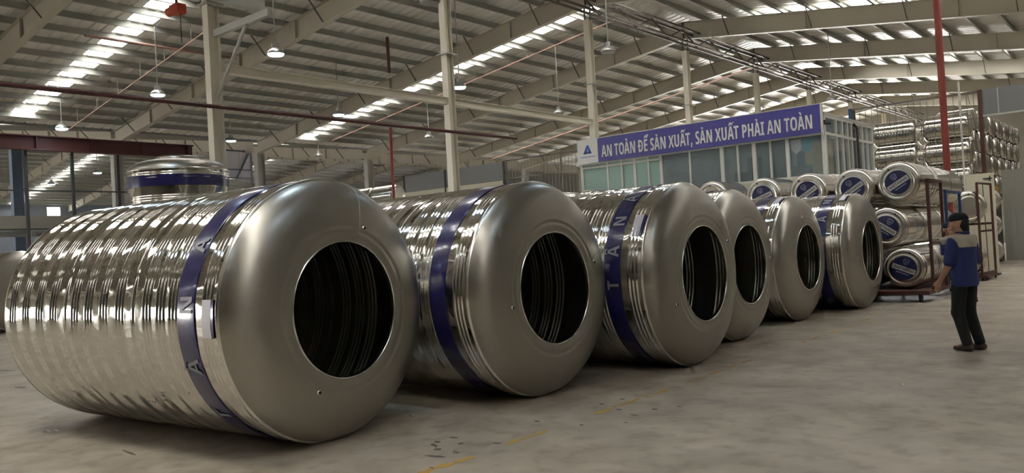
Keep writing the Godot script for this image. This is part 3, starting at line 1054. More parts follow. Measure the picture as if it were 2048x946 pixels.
func make_small_tank() -> Node3D:
	var o := Node3D.new()
	var hl := 0.6
	var run := []
	var n := 180
	for i in n + 1:
		var a := -hl + 2.0 * hl * i / n
		var r := SR - 0.006
		for k in 11:
			var d := absf(a - (-0.5 + 0.1 * k))
			if d < 0.03:
				r += 0.006 * (0.5 + 0.5 * cos(PI * d / 0.03))
		run.append(Vector2(r, a))
	var b := MB.new()
	b.lathe([run], 56)
	part("body", b, M.polished_steel, o)
	var hp := [Vector2(SR - 0.004, 0.0), Vector2(SR, 0.01), Vector2(SR - 0.008, 0.045), Vector2(SR - 0.03, 0.085), Vector2(SR - 0.065, 0.115), Vector2(SR - 0.1, 0.124), Vector2(SR - 0.125, 0.116), Vector2(SR - 0.14, 0.108), Vector2(SR - 0.152, 0.113), Vector2(SR - 0.168, 0.124), Vector2(0.255, 0.128), Vector2(0.1, 0.129), Vector2(0.0, 0.129)]
	b = MB.new()
	var f := []
	for p in hp:
		f.append(Vector2(p.x, hl + p.y))
	b.lathe([f], 56)
	part("front_head", b, M.spun_steel, o)
	b = MB.new()
	f = []
	for p in hp:
		f.append(Vector2(p.x, -hl - p.y))
	f.reverse()
	b.lathe([f], 56)
	part("rear_head", b, M.spun_steel, o)
	b = MB.new()
	b.lathe([[Vector2(0.252, hl + 0.128), Vector2(0.252, hl + 0.132)], [Vector2(0.252, hl + 0.132), Vector2(0.0, hl + 0.132)]], 48)
	var d := part("label_disc", b, M.disc_navy, o)
	d.set_meta("label", "round navy maker's label")
	b = MB.new()
	b.box(Vector3(hl + 0.1335, -0.02, 0), Vector3(0.003, 0.105, 0.47))
	part("ribbon", b, M.disc_white, d)
	var turn := Basis(Vector3.UP, PI / 2)
	var t := mi("lettering", letters("DAITHANH", 0.062, 0.002, 0.40), M.disc_ink, d)
	t.transform = Transform3D(turn, Vector3(hl + 0.136, -0.02, 0))
	b = MB.new()
	var sh := [Vector2(-0.05, 0.05), Vector2(0, 0.06), Vector2(0.05, 0.05), Vector2(0.055, 0.0), Vector2(0.035, -0.045), Vector2(0, -0.065), Vector2(-0.035, -0.045), Vector2(-0.055, 0.0), Vector2(-0.05, 0.05)]
	for i in sh.size() - 1:
		var p: Vector2 = sh[i]
		var q: Vector2 = sh[i + 1]
		b.beam(Vector3(hl + 0.1335, 0.14 + p.y, -p.x), Vector3(hl + 0.1335, 0.14 + q.y, -q.x), 0.003, 0.012, Vector3.RIGHT.cross(Vector3(0, q.y - p.y, -(q.x - p.x))).normalized())
	for s in [-1.0, 1.0]:
		b.beam(Vector3(hl + 0.1335, 0.10, 0), Vector3(hl + 0.1335, 0.17, 0.028 * s), 0.003, 0.012, Vector3.RIGHT.cross(Vector3(0, 0.07, 0.028 * s)).normalized())
	b.beam(Vector3(hl + 0.1335, -0.115, 0.13), Vector3(hl + 0.1335, -0.115, -0.13), 0.003, 0.02)
	part("emblem", b, M.disc_line, d)
	b = MB.new()
	b.tube(Vector3(hl + 0.1, 0.33, 0.0), Vector3(hl + 0.127, 0.335, 0.0), 0.018, 10)
	var z := part("nozzle", b, M.hole_black, o)
	return o

func small_tank(label: String, group: String, at: Vector3, turn: float, spin: float, bare := false) -> Node3D:
	var c: Node3D = proto.duplicate()
	c.name = numbered("small_steel_tank")
	add_child(c)
	c.transform = Transform3D(Basis(Vector3.UP, turn) * Basis(Vector3.RIGHT, deg_to_rad(-spin)), at)
	if bare:
		c.get_node("label_disc").free()
	tag(c, label, "tank", group)
	return c

func build_small_tanks() -> void:
	proto = make_small_tank()
	var face := -PI / 2      # labelled end towards +Z
	var g := "small tanks stacked on the front trolley"
	var tx := [-4.68, -5.60, -6.60, -7.66]
	var nm := ["rightmost small tank in the top tier, its round label fully in view", "small tank in the top tier, second from the right, above the farthest big tank", "small tank in the top tier, third from the right, over the fifth big tank", "small tank in the top tier, leftmost round label, half hidden by the fifth big tank"]
	for i in 4:
		small_tank(nm[i], g, Vector3(tx[i], 2.47 + (0.05 if i == 0 else 0.0), -19.2), face, [-31.0, -33.0, -33.0, -20.0][i])
	small_tank("small tank in the middle tier behind the farthest big tank's manhole", g, Vector3(-4.96, 1.58, -19.2), face, 35.0)
	small_tank("small tank in the bottom tier with a dark round label, beside the farthest big tank", g, Vector3(-4.66, 0.70, -19.2), face, 22.0)
	for i in 3:
		small_tank("lower small tank behind the big tanks, hidden under the top tier", g, Vector3(-5.95 - 1.0 * i, 1.58, -19.2), face, 20.0)
		small_tank("lower small tank behind the big tanks, hidden under the top tier", g, Vector3(-5.62 - 1.0 * i, 0.70, -19.2), face, 20.0)
	g = "small tanks in the rows behind the front trolley"
	for d in 2:
		var zz := -20.70 - 1.47 * d
		for i in 3 if d == 0 else 2:
			small_tank("small tank in the top tier, row %s behind the labelled ones, %s from the right" % [NTH[d + 1], NTH[i]], g, Vector3(tx[i] + 0.02 - 0.05 * d, 2.50, zz), face, 40.0, true)
		small_tank("small tank in the middle tier, row %s behind the trolley posts" % NTH[d + 1], g, Vector3(-4.92, 1.6, zz), face, 10.0, true)
		small_tank("small tank in the bottom tier, row %s behind the trolley posts" % NTH[d + 1], g, Vector3(-4.7, 0.705, zz), face, 10.0, true)
		small_tank("small tank in the middle tier, row %s, inner place" % NTH[d + 1], g, Vector3(-5.9, 1.6, zz), face, 10.0, true)
		small_tank("small tank in the bottom tier, row %s, inner place" % NTH[d + 1], g, Vector3(-5.66, 0.71, zz), face, 10.0, true)
	# a long rack of small tanks before the office, only their backs show above the big tanks
	g = "row of small tanks on the rack before the office"
	for i in 7:
		small_tank("small ribbed tank on the rack before the office, %s from the right" % NTH[i], g, Vector3(-9.05 - 0.93 * i, 2.52 + 0.02 * (i % 3) + (0.10 if i > 3 else 0.0), -19.35), face, 30.0 * i, true)
	for i in 7:
		small_tank("small ribbed tank on the rack left of the office, %s from the right" % NTH[i], "row of small tanks left of the office", Vector3(-15.9 - 1.0 * i, 3.05, -20.4), face, 25.0 * i, true)
	# stacks behind the mesh partition
	g = "tanks stacked sideways behind the right mesh partition"
	for c in 3:
		for k in 4:
			small_tank("small tank behind the right mesh, %s column from left, %s tier down" % [NTH[c], NTH[3 - k]], g, Vector3([-9.75, -8.05, -6.35][c], 2.28 + 0.9 * k, -32.0), 0.0 if c < 2 else PI, 30.0, true)
	for k in 4:
		small_tank("small tank end on behind the right mesh, tier %s from the top" % NTH[3 - k], g, Vector3(-6.9, 2.28 + 0.9 * k, -33.4), -0.5, 10.0, true)
	g = "tall stack of small tanks at the far right"
	for j in 13:
		for k in 4:
			small_tank("small tank in the tall far right stack, %s tier down, %s row back" % [NTH[3 - k], NTH[j]], g, Vector3(-7.35 + 0.05 * ((j + k) % 2), 3.2 + 0.9 * k, -38.6 - 0.93 * j), 0.0, 40.0 * j, true)
	# side-on stack far left behind the nearest tank
	g = "tanks stacked far behind the nearest big tank"
	for k in 3:
		for i in 2:
			small_tank("small tank far behind the nearest big tank, %s column, tier %s from the top" % [["left", "right"][i], NTH[2 - k]], g, Vector3(-28.6 + 1.6 * i, 3.0 + 0.9 * k - 0.6, -24.0), 0.0, 0.0, true)
	small_tank("small tank resting in the brown trolley frame above the worker", "tanks in the brown trolley", Vector3(-4.72, 2.0, -25.25), -PI / 2 + 0.35, 0.0, true)
	small_tank("small tank at the bottom of the brown trolley behind the worker", "tanks in the brown trolley", Vector3(-4.72, 0.62, -25.3), -PI / 2 + 0.2, 0.0, true)
	for k in 3:
		small_tank("small tank in the dark gap at the right edge, %s from the top" % NTH[2 - k], "tanks in the dark gap at the right", Vector3(-5.75, 0.5 + 0.92 * k, -34.6), face + 0.25, 0.0, k == 0)
	proto.free()

func frame_bar(o: Node3D, called: String, a: Vector3, e: Vector3, w: float, m: Material) -> void:
	var b := MB.new()
	b.beam(a, e, w, w)
	part(called, b, m, o)

func build_racks() -> void:
	# front trolley
	var o := thing("tank_trolley", "rust red wheeled trolley carrying the stacked small tanks", "trolley", Vector3(-6.1, 0, -20.4))
	var b := MB.new()
	b.box(Vector3(0, 0.2, 0.75), Vector3(4.0, 0.08, 3.2))
	b.box(Vector3(0.6, 0.2, -1.75), Vector3(2.8, 0.08, 1.7))
	part("deck", b, M.rust_red, o)
	for z in [1.85, 0.65]:
		frame_bar(o, "post", Vector3(1.97, 0.2, z), Vector3(1.97, 2.52, z), 0.06, M.rust_red)
	frame_bar(o, "top_rail", Vector3(1.97, 2.52, 1.88), Vector3(1.97, 2.52, 0.62), 0.06, M.rust_red)
	frame_bar(o, "mid_rail", Vector3(1.97, 1.2, 1.85), Vector3(1.97, 1.2, 0.65), 0.05, M.rust_red)
	for z in [0.35, -1.1]:
		frame_bar(o, "post", Vector3(1.99, 0.2, z), Vector3(1.99, 2.3, z), 0.06, M.blue_paint)
	frame_bar(o, "top_rail", Vector3(1.99, 2.3, 0.38), Vector3(1.99, 2.3, -1.13), 0.06, M.blue_paint)
	for x in [-1.7, 0.75, 1.8]:
		for z in [2.2, -0.6]:
			b = MB.new()
			b.tube(Vector3(x - 0.025, 0.085, z), Vector3(x + 0.025, 0.085, z), 0.085, 18)
			b.box(Vector3(x, 0.13, z), Vector3(0.08, 0.08, 0.05))
			part("wheel", b, M.dark_steel, o)
	# brown trolley beside the white board
	o = thing("trolley_frame", "tall brown rectangular trolley frame behind the worker on the right", "trolley", Vector3(-4.7, 0, -25.3))
	b = MB.new()
	b.box(Vector3(0, 0.12, 0), Vector3(1.1, 0.07, 1.5))
	part("deck", b, M.rust_red, o)
	for q in [[0.42, 0.68], [0.52, -0.7], [-0.52, 0.68], [-0.48, -0.7]]:
		frame_bar(o, "post", Vector3(q[0], 0.1, q[1]), Vector3(q[0], 2.62, q[1]), 0.055, M.rust_red)
		b = MB.new()
		b.tube(Vector3(q[0] - 0.02, 0.045, q[1] * 0.9), Vector3(q[0] + 0.02, 0.045, q[1] * 0.9), 0.045, 14)
		part("wheel", b, M.dark_steel, o)
	for y in [2.62, 1.33, 0.2]:
		frame_bar(o, "rail", Vector3(0.42, y, 0.68), Vector3(0.52, y, -0.7), 0.05, M.rust_red)
		frame_bar(o, "rail", Vector3(-0.52, y, 0.68), Vector3(-0.48, y, -0.7), 0.05, M.rust_red)
	frame_bar(o, "rod", Vector3(0.47, 0.2, 0.0), Vector3(0.47, 2.6, 0.15), 0.02, M.rust_red)
	b = MB.new()
	for z in [-0.5, 0.45]:
		b.box(Vector3(0, 1.53, z), Vector3(1.04, 0.06, 0.06))
	part("shelf_bar", b, M.rust_red, o)
	# white board
	o = thing("white_board", "cream white upright board behind the brown trolley", "board", Vector3(-4.65, 0, -27.3))
	b = MB.new()
	b.box(Vector3(0, 1.5, 0), Vector3(0.72, 3.0, 0.06))
	part("panel", b, M.cream, o)
	b = MB.new()
	b.box(Vector3(0.2, 2.84, 0.05), Vector3(0.22, 0.03, 0.03))
	b.tube(Vector3(0.26, 2.76, 0.04), Vector3(0.26, 2.92, 0.04), 0.015, 8)
	part("latch", b, M.dark_steel, o)
	b = MB.new()
	b.box(Vector3(0, 0.03, 0), Vector3(0.74, 0.06, 0.4))
	part("foot", b, M.dark_steel, o)
	# corrugated screen at the right edge: each sheet its own piece
	o = thing("sheet_screen", "tall grey corrugated sheet screen at the right edge", "screen", Vector3(-5.55, 0, -37.0))
	for i in 14:
		b = MB.new()
		b.box(Vector3(0.1 + 0.2 * i, 1.78, 0.03 * (i % 2)), Vector3(0.215, 3.56, 0.02))
		part("sheet", b, M.mill_galv, o)
	b = MB.new()
	for y in [0.06, 1.95, 3.5]:
		b.box(Vector3(1.4, y, -0.04), Vector3(2.8, 0.06, 0.05))
	part("rail", b, M.dark_steel, o)
	# decks that carry the higher stacks
	for q in [[Vector3(-11.75, 2.025, -19.35), Vector3(6.4, 0.08, 1.2), "steel rack before the office carrying a row of small tanks"], [Vector3(-18.9, 2.56, -20.4), Vector3(7.2, 0.08, 1.2), "steel rack left of the office carrying a row of small tanks"], [Vector3(-8.0, 1.79, -32.3), Vector3(5.2, 0.08, 1.8), "rack behind the right mesh partition"], [Vector3(-7.3, 2.71, -44.3), Vector3(1.4, 0.08, 12.4), "long rack under the tall far right stack"], [Vector3(-27.8, 1.91, -24.0), Vector3(3.2, 0.08, 1.0), "rack far behind the nearest big tank"]]:
		o = thing("storage_rack", q[2], "rack", Vector3(q[0].x, 0, q[0].z))
		b = MB.new()
		b.box(Vector3(0, q[0].y, 0), q[1])
		part("deck", b, M.blue_paint, o)
		for sx in [-1.0, 0.0, 1.0]:
			for sz in [-1.0, 1.0]:
				var p := Vector3(sx * (q[1].x * 0.5 - 0.05), 0, sz * (q[1].z * 0.5 - 0.05))
				frame_bar(o, "post", p, p + Vector3(0, q[0].y, 0), 0.08, M.blue_paint)
	# blue posts and yellow machine in the gap at the right edge
	o = thing("rack_post", "tall blue rack post at the far right edge", "post", Vector3(-6.05, 0, -50.6))
	frame_bar(o, "shaft", Vector3.ZERO, Vector3(0, 6.6, 0), 0.16, M.blue_paint)
	b = MB.new()
	b.box(Vector3(0, 0.01, 0), Vector3(0.3, 0.02, 0.3))
	part("foot_plate", b, M.blue_paint, o)
	o = thing("yellow_machine", "low yellow machine in the dark gap beside the screen", "machine", Vector3(-6.1, 0, -36.4))
	b = MB.new()
	b.box(Vector3(0, 2.6, 0), Vector3(0.9, 0.7, 0.9))
	b.box(Vector3(0, 3.05, -0.1), Vector3(0.6, 0.25, 0.6))
	part("hood", b, M.yellow_paint, o)
	b = MB.new()
	b.box(Vector3(0, 1.12, 0), Vector3(1.0, 2.24, 1.0))
	part("cabinet", b, M.dark_steel, o)

# =====================================================================  the left edge
func build_left_side() -> void:
	var b := MB.new()
	for y in [6.27, 6.78]:
		b.box(Vector3(-33, y, -6.5), Vector3(0.3, 0.04, 23.5))
	b.box(Vector3(-33, 6.52, -6.5), Vector3(0.02, 0.5, 23.5))
	for i in 12:
		b.box(Vector3(-33, 6.52, 4.0 - 2.0 * i), Vector3(0.28, 0.48, 0.02))
	tag(part("crane_beam", b, M.dark_red, self), "long dark red crane beam across the left side", "beam")
	var o := thing("post_frame", "dark steel post frame under the red beam at the left edge", "frame", Vector3(-33.2, 0, -12))
	for z in [2.2, 0.3, -1.35, -3.1, -5.0]:
		frame_bar(o, "post", Vector3(0, 0, z), Vector3(0, 6.25, z), 0.11, M.dark_steel)
	for y in [4.75, 3.3]:
		frame_bar(o, "rail", Vector3(0, y, 2.2), Vector3(0, y, -5.0), 0.05, M.dark_steel)
	o = thing("mezzanine", "pale fascia platform at the far left behind the posts", "platform", Vector3(-40, 0, -11))
	b = MB.new()
	b.box(Vector3(0, 3.92, 0), Vector3(0.12, 0.66, 11.0))
	part("fascia", b, M.wall_grey, o)
	b = MB.new()
	b.box(Vector3(-1.6, 3.5, 0), Vector3(3.2, 0.1, 11.0))
	part("deck", b, M.panel_grey, o)
	for i in 6:
		frame_bar(o, "post", Vector3(0, 0, -5.2 + 2.08 * i), Vector3(0, 3.55, -5.2 + 2.08 * i), 0.14, M.pale_steel)
	for i in 5:
		b = MB.new()
		var x := -40.9
		b.box(Vector3(x, 1.1, -15.1 + 2.05 * i), Vector3(0.8, 2.2, 1.2))
		b.box(Vector3(x + 0.41, 1.3, -15.1 + 2.05 * i), Vector3(0.02, 1.6, 0.9))
		b.box(Vector3(x + 0.43, 1.2, -14.75 + 2.05 * i), Vector3(0.03, 0.2, 0.03))
		tag(part("machine_cabinet", b, [M.cream, M.wall_blue_grey][i % 2], self), "%s machine cabinet under the far left platform, %s from the right" % [["cream", "blue grey"][i % 2], NTH[i]], "cabinet", "cabinets under the platform")
	# pale blue canopy seen right of the nearest ridge column
	o = thing("canopy", "pale blue translucent canopy seen right of the nearest ridge column", "canopy", Vector3(-36.6, 0, -22.6))
	for i in 3:
		b = MB.new()
		b.box(Vector3(0, 6.55, 0.75 - 0.62 * i), Vector3(0.03, 1.35, 0.6))
		part("sheet", b, M.sticker_white, o)
	b = MB.new()
	for y in [7.25, 6.3, 5.87]:
		b.box(Vector3(0.04, y, 0.13), Vector3(0.06, 0.06, 1.95))
	b.beam(Vector3(0.05, 5.8, 0.1), Vector3(0.05, 7.3, -0.8), 0.06, 0.06)
	for z in [1.08, -0.82]:
		b.box(Vector3(0.0, 3.65, z), Vector3(0.07, 7.3, 0.07))
	part("frame", b, M.blue_grey_post, o)
	# the end of another lying tank at the left edge
	var t := thing("far_steel_tank", "end of another lying steel tank at the left edge behind the nearest tank", "tank", Vector3(-25.4, 0, -8.7), 0.0)
	b = MB.new()
	b.lathe(tank_runs(), 72)
	part("body", b, M.polished_steel, t).position.y = TR
	b = MB.new()
	var hp := head_profile()
	hp.append_array([Vector2(0.5, 0.25), Vector2(0.0, 0.26)])
	b.lathe([hp], 72)
	part("head", b, M.satin_steel, t).position.y = TR

# =====================================================================  floor marks and litter
func blob(b: MB, c: Vector3, rx: float, rz: float, turn: float, h := 0.0015) -> void:
	var n := 14
	var pts := []
	for i in n:
		var a := TAU * i / n
		var k := rng.randf_range(0.65, 1.15)
		pts.append(c + Basis(Vector3.UP, turn) * Vector3(cos(a) * rx * k, h, sin(a) * rz * k))
	for i in n:
		b.tri(c + Vector3(0, h, 0), pts[i], pts[(i + 1) % n])
		var p: Vector3 = pts[i]
		var q: Vector3 = pts[(i + 1) % n]
		b.quad(p, Vector3(p.x, 0, p.z), Vector3(q.x, 0, q.z), q)

func build_floor_bits() -> void:
	var o := thing("floor_marking", "worn broken yellow line painted on the floor along the tanks", "floor line", Vector3(-4.35, 0, 0))
	for q in [[-3.1, -4.55, 0.05], [-5.0, -5.4, 0.035], [-5.93, -6.55, 0.045], [-6.6, -7.1, 0.03], [-7.2, -7.55, 0.04], [-8.1, -8.9, 0.025], [-9.0, -9.35, 0.035], [-9.6, -9.9, 0.03], [-11.6, -12.5, 0.03], [-12.8, -13.6, 0.04], [-14.2, -15.1, 0.03]]:
		var b := MB.new()
		var z: float = q[0]
		while z > q[1]:
			var l := rng.randf_range(0.06, 0.2)
			if rng.randf() < 0.75:
				blob(b, Vector3(rng.randf_range(-0.02, 0.02), 0, z - l * 0.5), q[2] * rng.randf_range(0.6, 1.1), l * 0.62, 0.0)
			z -= l
		if b.v.size():
			part("paint_patch", b, M.yellow_paint, o)
	var s := MB.new()
	for q in [[-4.88, -4.70, 0.16, 0.03], [-4.76, -4.62, 0.07, 0.05], [-4.93, -4.98, 0.1, 0.03], [-4.72, -4.85, 0.05, 0.05], [-4.62, -4.45, 0.2, 0.035], [-4.95, -4.8, 0.07, 0.04], [-4.55, -4.62, 0.06, 0.03], [-4.45, -5.0, 0.09, 0.03], [-4.66, -5.8, 0.06, 0.035], [-4.25, -6.55, 0.07, 0.03], [-4.0, -6.4, 0.09, 0.02], [-3.95, -6.7, 0.05, 0.02], [-3.8, -6.9, 0.04, 0.02], [-4.55, -6.7, 0.05, 0.04], [-4.5, -7.0, 0.06, 0.03], [-7.2, -3.25, 0.3, 0.03], [-12.9, -4.35, 0.35, 0.08], [-15.5, -5.0, 0.5, 0.1], [-4.2, -5.85, 0.04, 0.03], [-3.9, -6.1, 0.04, 0.02], [-4.4, -4.2, 0.05, 0.03]]:
		blob(s, Vector3(q[0], 0, q[1]), q[2] * 0.5, q[3] * 0.7, rng.randf_range(-0.5, 0.5))
	var st := part("oil_stains", s, M.oil, self)
	tag(st, "small dark oil stains scattered on the floor before the tanks", "stains")
	st.set_meta("kind", "stuff")
	var bits := [[Vector3(-8.95, 0, -3.27), 0.16, "white paper strip on the floor under the nearest tank's rear end"], [Vector3(-11.2, 0, -4.35), 0.3, "pale curved strip lying on the floor at the left edge"], [Vector3(-8.5, 0, -2.35), 0.05, "white scrap on the floor at the lower left edge"], [Vector3(-2.28, 0, -8.7), 0.06, "white scrap on the open floor right of the tanks"], [Vector3(-2.1, 0, -13.0), 0.09, "grey scrap on the floor behind the worker's shoes"], [Vector3(-5.95, 0, -5.45), 0.04, "tiny pale scrap on the floor between the first two tanks"]]
	for q in bits:
		var b := MB.new()
		var l: float = q[1]
		var p := []
		for i in 5:
			p.append(Vector3(-l * 0.5 + l * i / 4.0, 0.004 + 0.012 * (i % 2), 0.012 * sin(i * 1.4)))
		for i in 4:
			b.beam(p[i], p[i + 1], maxf(0.02, l * 0.16), 0.002)
		var m := part("paper_scrap", b, M.paper, self)
		m.position = q[0]
		m.rotation.y = 0.5
		tag(m, q[2], "litter", "litter on the floor")

# =====================================================================  people
# a smooth union of tapered capsules, meshed as surface nets
func blend_mesh(bones: Array, k: float, cell: float, cut := []) -> ArrayMesh:
	var lo := Vector3.ONE * 1e9
	var hi := -lo
	for q in bones:
		var r := maxf(q[2], q[3]) + k + cell * 2.0
		for p in [q[0], q[1]]:
			lo = lo.min(p - Vector3.ONE * r)
			hi = hi.max(p + Vector3.ONE * r)
	var nx := int((hi.x - lo.x) / cell) + 2
	var ny := int((hi.y - lo.y) / cell) + 2
	var nz := int((hi.z - lo.z) / cell) + 2
	var f := PackedFloat32Array()
	f.resize(nx * ny * nz)
	f.fill(1.0)
	for q in bones:
		var a: Vector3 = q[0]
		var e: Vector3 = q[1]
		var ra: float = q[2]
		var rb: float = q[3]
		var sc: Vector3 = q[4] if q.size() > 4 else Vector3.ONE
		var d := (e - a) * sc
		var dd := maxf(d.length_squared(), 1e-9)
		var r := maxf(ra, rb) / minf(sc.x, minf(sc.y, sc.z)) + k * 2.0 + cell * 2.0
		var p0 := ((a.min(e) - Vector3.ONE * r - lo) / cell).floor().max(Vector3.ZERO)
		var p1 := ((a.max(e) + Vector3.ONE * r - lo) / cell).ceil().min(Vector3(nx - 1, ny - 1, nz - 1))
		for i in range(int(p0.x), int(p1.x) + 1):
			for j in range(int(p0.y), int(p1.y) + 1):
				for l in range(int(p0.z), int(p1.z) + 1):
					var p := (lo + Vector3(i, j, l) * cell - a) * sc
					var t := clampf(p.dot(d) / dd, 0.0, 1.0)
					var v := (p - d * t).length() - lerpf(ra, rb, t)
					var w := (i * ny + j) * nz + l
					var u := f[w]
					var h := maxf(k - absf(u - v), 0.0) / k
					f[w] = minf(u, v) - h * h * k * 0.25
	for c in cut:     # keep only what lies below each plane (normal, offset)
		for i in nx:
			for j in ny:
				for l in nz:
					var p := lo + Vector3(i, j, l) * cell
					var w := (i * ny + j) * nz + l
					f[w] = maxf(f[w], (c[0] as Vector3).dot(p) - c[1])
	var vid := PackedInt32Array()
	vid.resize(nx * ny * nz)
	vid.fill(-1)
	var vs := PackedVector3Array()
	var ns := PackedVector3Array()
	var oy := nz
	var ox := ny * nz
	for i in nx - 1:
		for j in ny - 1:
			for l in nz - 1:
				var w := (i * ny + j) * nz + l
				var c0 := f[w] < 0.0
				if c0 == (f[w + 1] < 0.0) and c0 == (f[w + oy] < 0.0) and c0 == (f[w + ox] < 0.0) and c0 == (f[w + oy + 1] < 0.0) and c0 == (f[w + ox + 1] < 0.0) and c0 == (f[w + ox + oy] < 0.0) and c0 == (f[w + ox + oy + 1] < 0.0):
					continue
				var s := Vector3.ZERO
				var n := 0
				for ed in [[0, 0, 0, 2], [0, 1, 0, 2], [1, 0, 0, 2], [1, 1, 0, 2], [0, 0, 0, 1], [0, 0, 1, 1], [1, 0, 0, 1], [1, 0, 1, 1], [0, 0, 0, 0], [0, 0, 1, 0], [0, 1, 0, 0], [0, 1, 1, 0]]:
					var wa: int = w + ed[0] * ox + ed[1] * oy + ed[2]
					var wb: int = wa + (ox if ed[3] == 0 else (oy if ed[3] == 1 else 1))
					var fa := f[wa]
					var fb := f[wb]
					if (fa < 0.0) != (fb < 0.0):
						var p := Vector3(ed[0], ed[1], ed[2])
						p[ed[3]] += fa / (fa - fb)
						s += p
						n += 1
				vid[w] = vs.size()
				vs.append(lo + (Vector3(i, j, l) + s / n) * cell)
				ns.append(Vector3(f[w + ox] - f[w] + f[w + ox + oy + 1] - f[w + oy + 1], f[w + oy] - f[w] + f[w + ox + oy + 1] - f[w + ox + 1], f[w + 1] - f[w] + f[w + ox + oy + 1] - f[w + ox + oy]).normalized())
	var ix := PackedInt32Array()
	for i in range(1, nx - 1):
		for j in range(1, ny - 1):
			for l in range(1, nz - 1):
				var w := (i * ny + j) * nz + l
				var ins := f[w] < 0.0
				for ax in 3:
					var st: int = [ox, oy, 1][ax]
					if ins == (f[w + st] < 0.0):
						continue
					var s1: int = [oy, 1, ox][ax]
					var s2: int = [1, ox, oy][ax]
					var a := vid[w]
					var b := vid[w - s1]
					var c := vid[w - s1 - s2]
					var d := vid[w - s2]
					if a < 0 or b < 0 or c < 0 or d < 0:
						continue
					if ins:
						ix.append_array([a, c, b, a, d, c])
					else:
						ix.append_array([a, b, c, a, c, d])
	var arr := []
	arr.resize(Mesh.ARRAY_MAX)
	arr[Mesh.ARRAY_VERTEX] = vs
	arr[Mesh.ARRAY_NORMAL] = ns
	arr[Mesh.ARRAY_INDEX] = ix
	var m := ArrayMesh.new()
	m.add_surface_from_arrays(Mesh.PRIMITIVE_TRIANGLES, arr)
	return m

func bone(a: Vector3, e: Vector3, ra: float, rb: float, sc := Vector3.ONE) -> Array:
	return [a, e, ra, rb, sc]

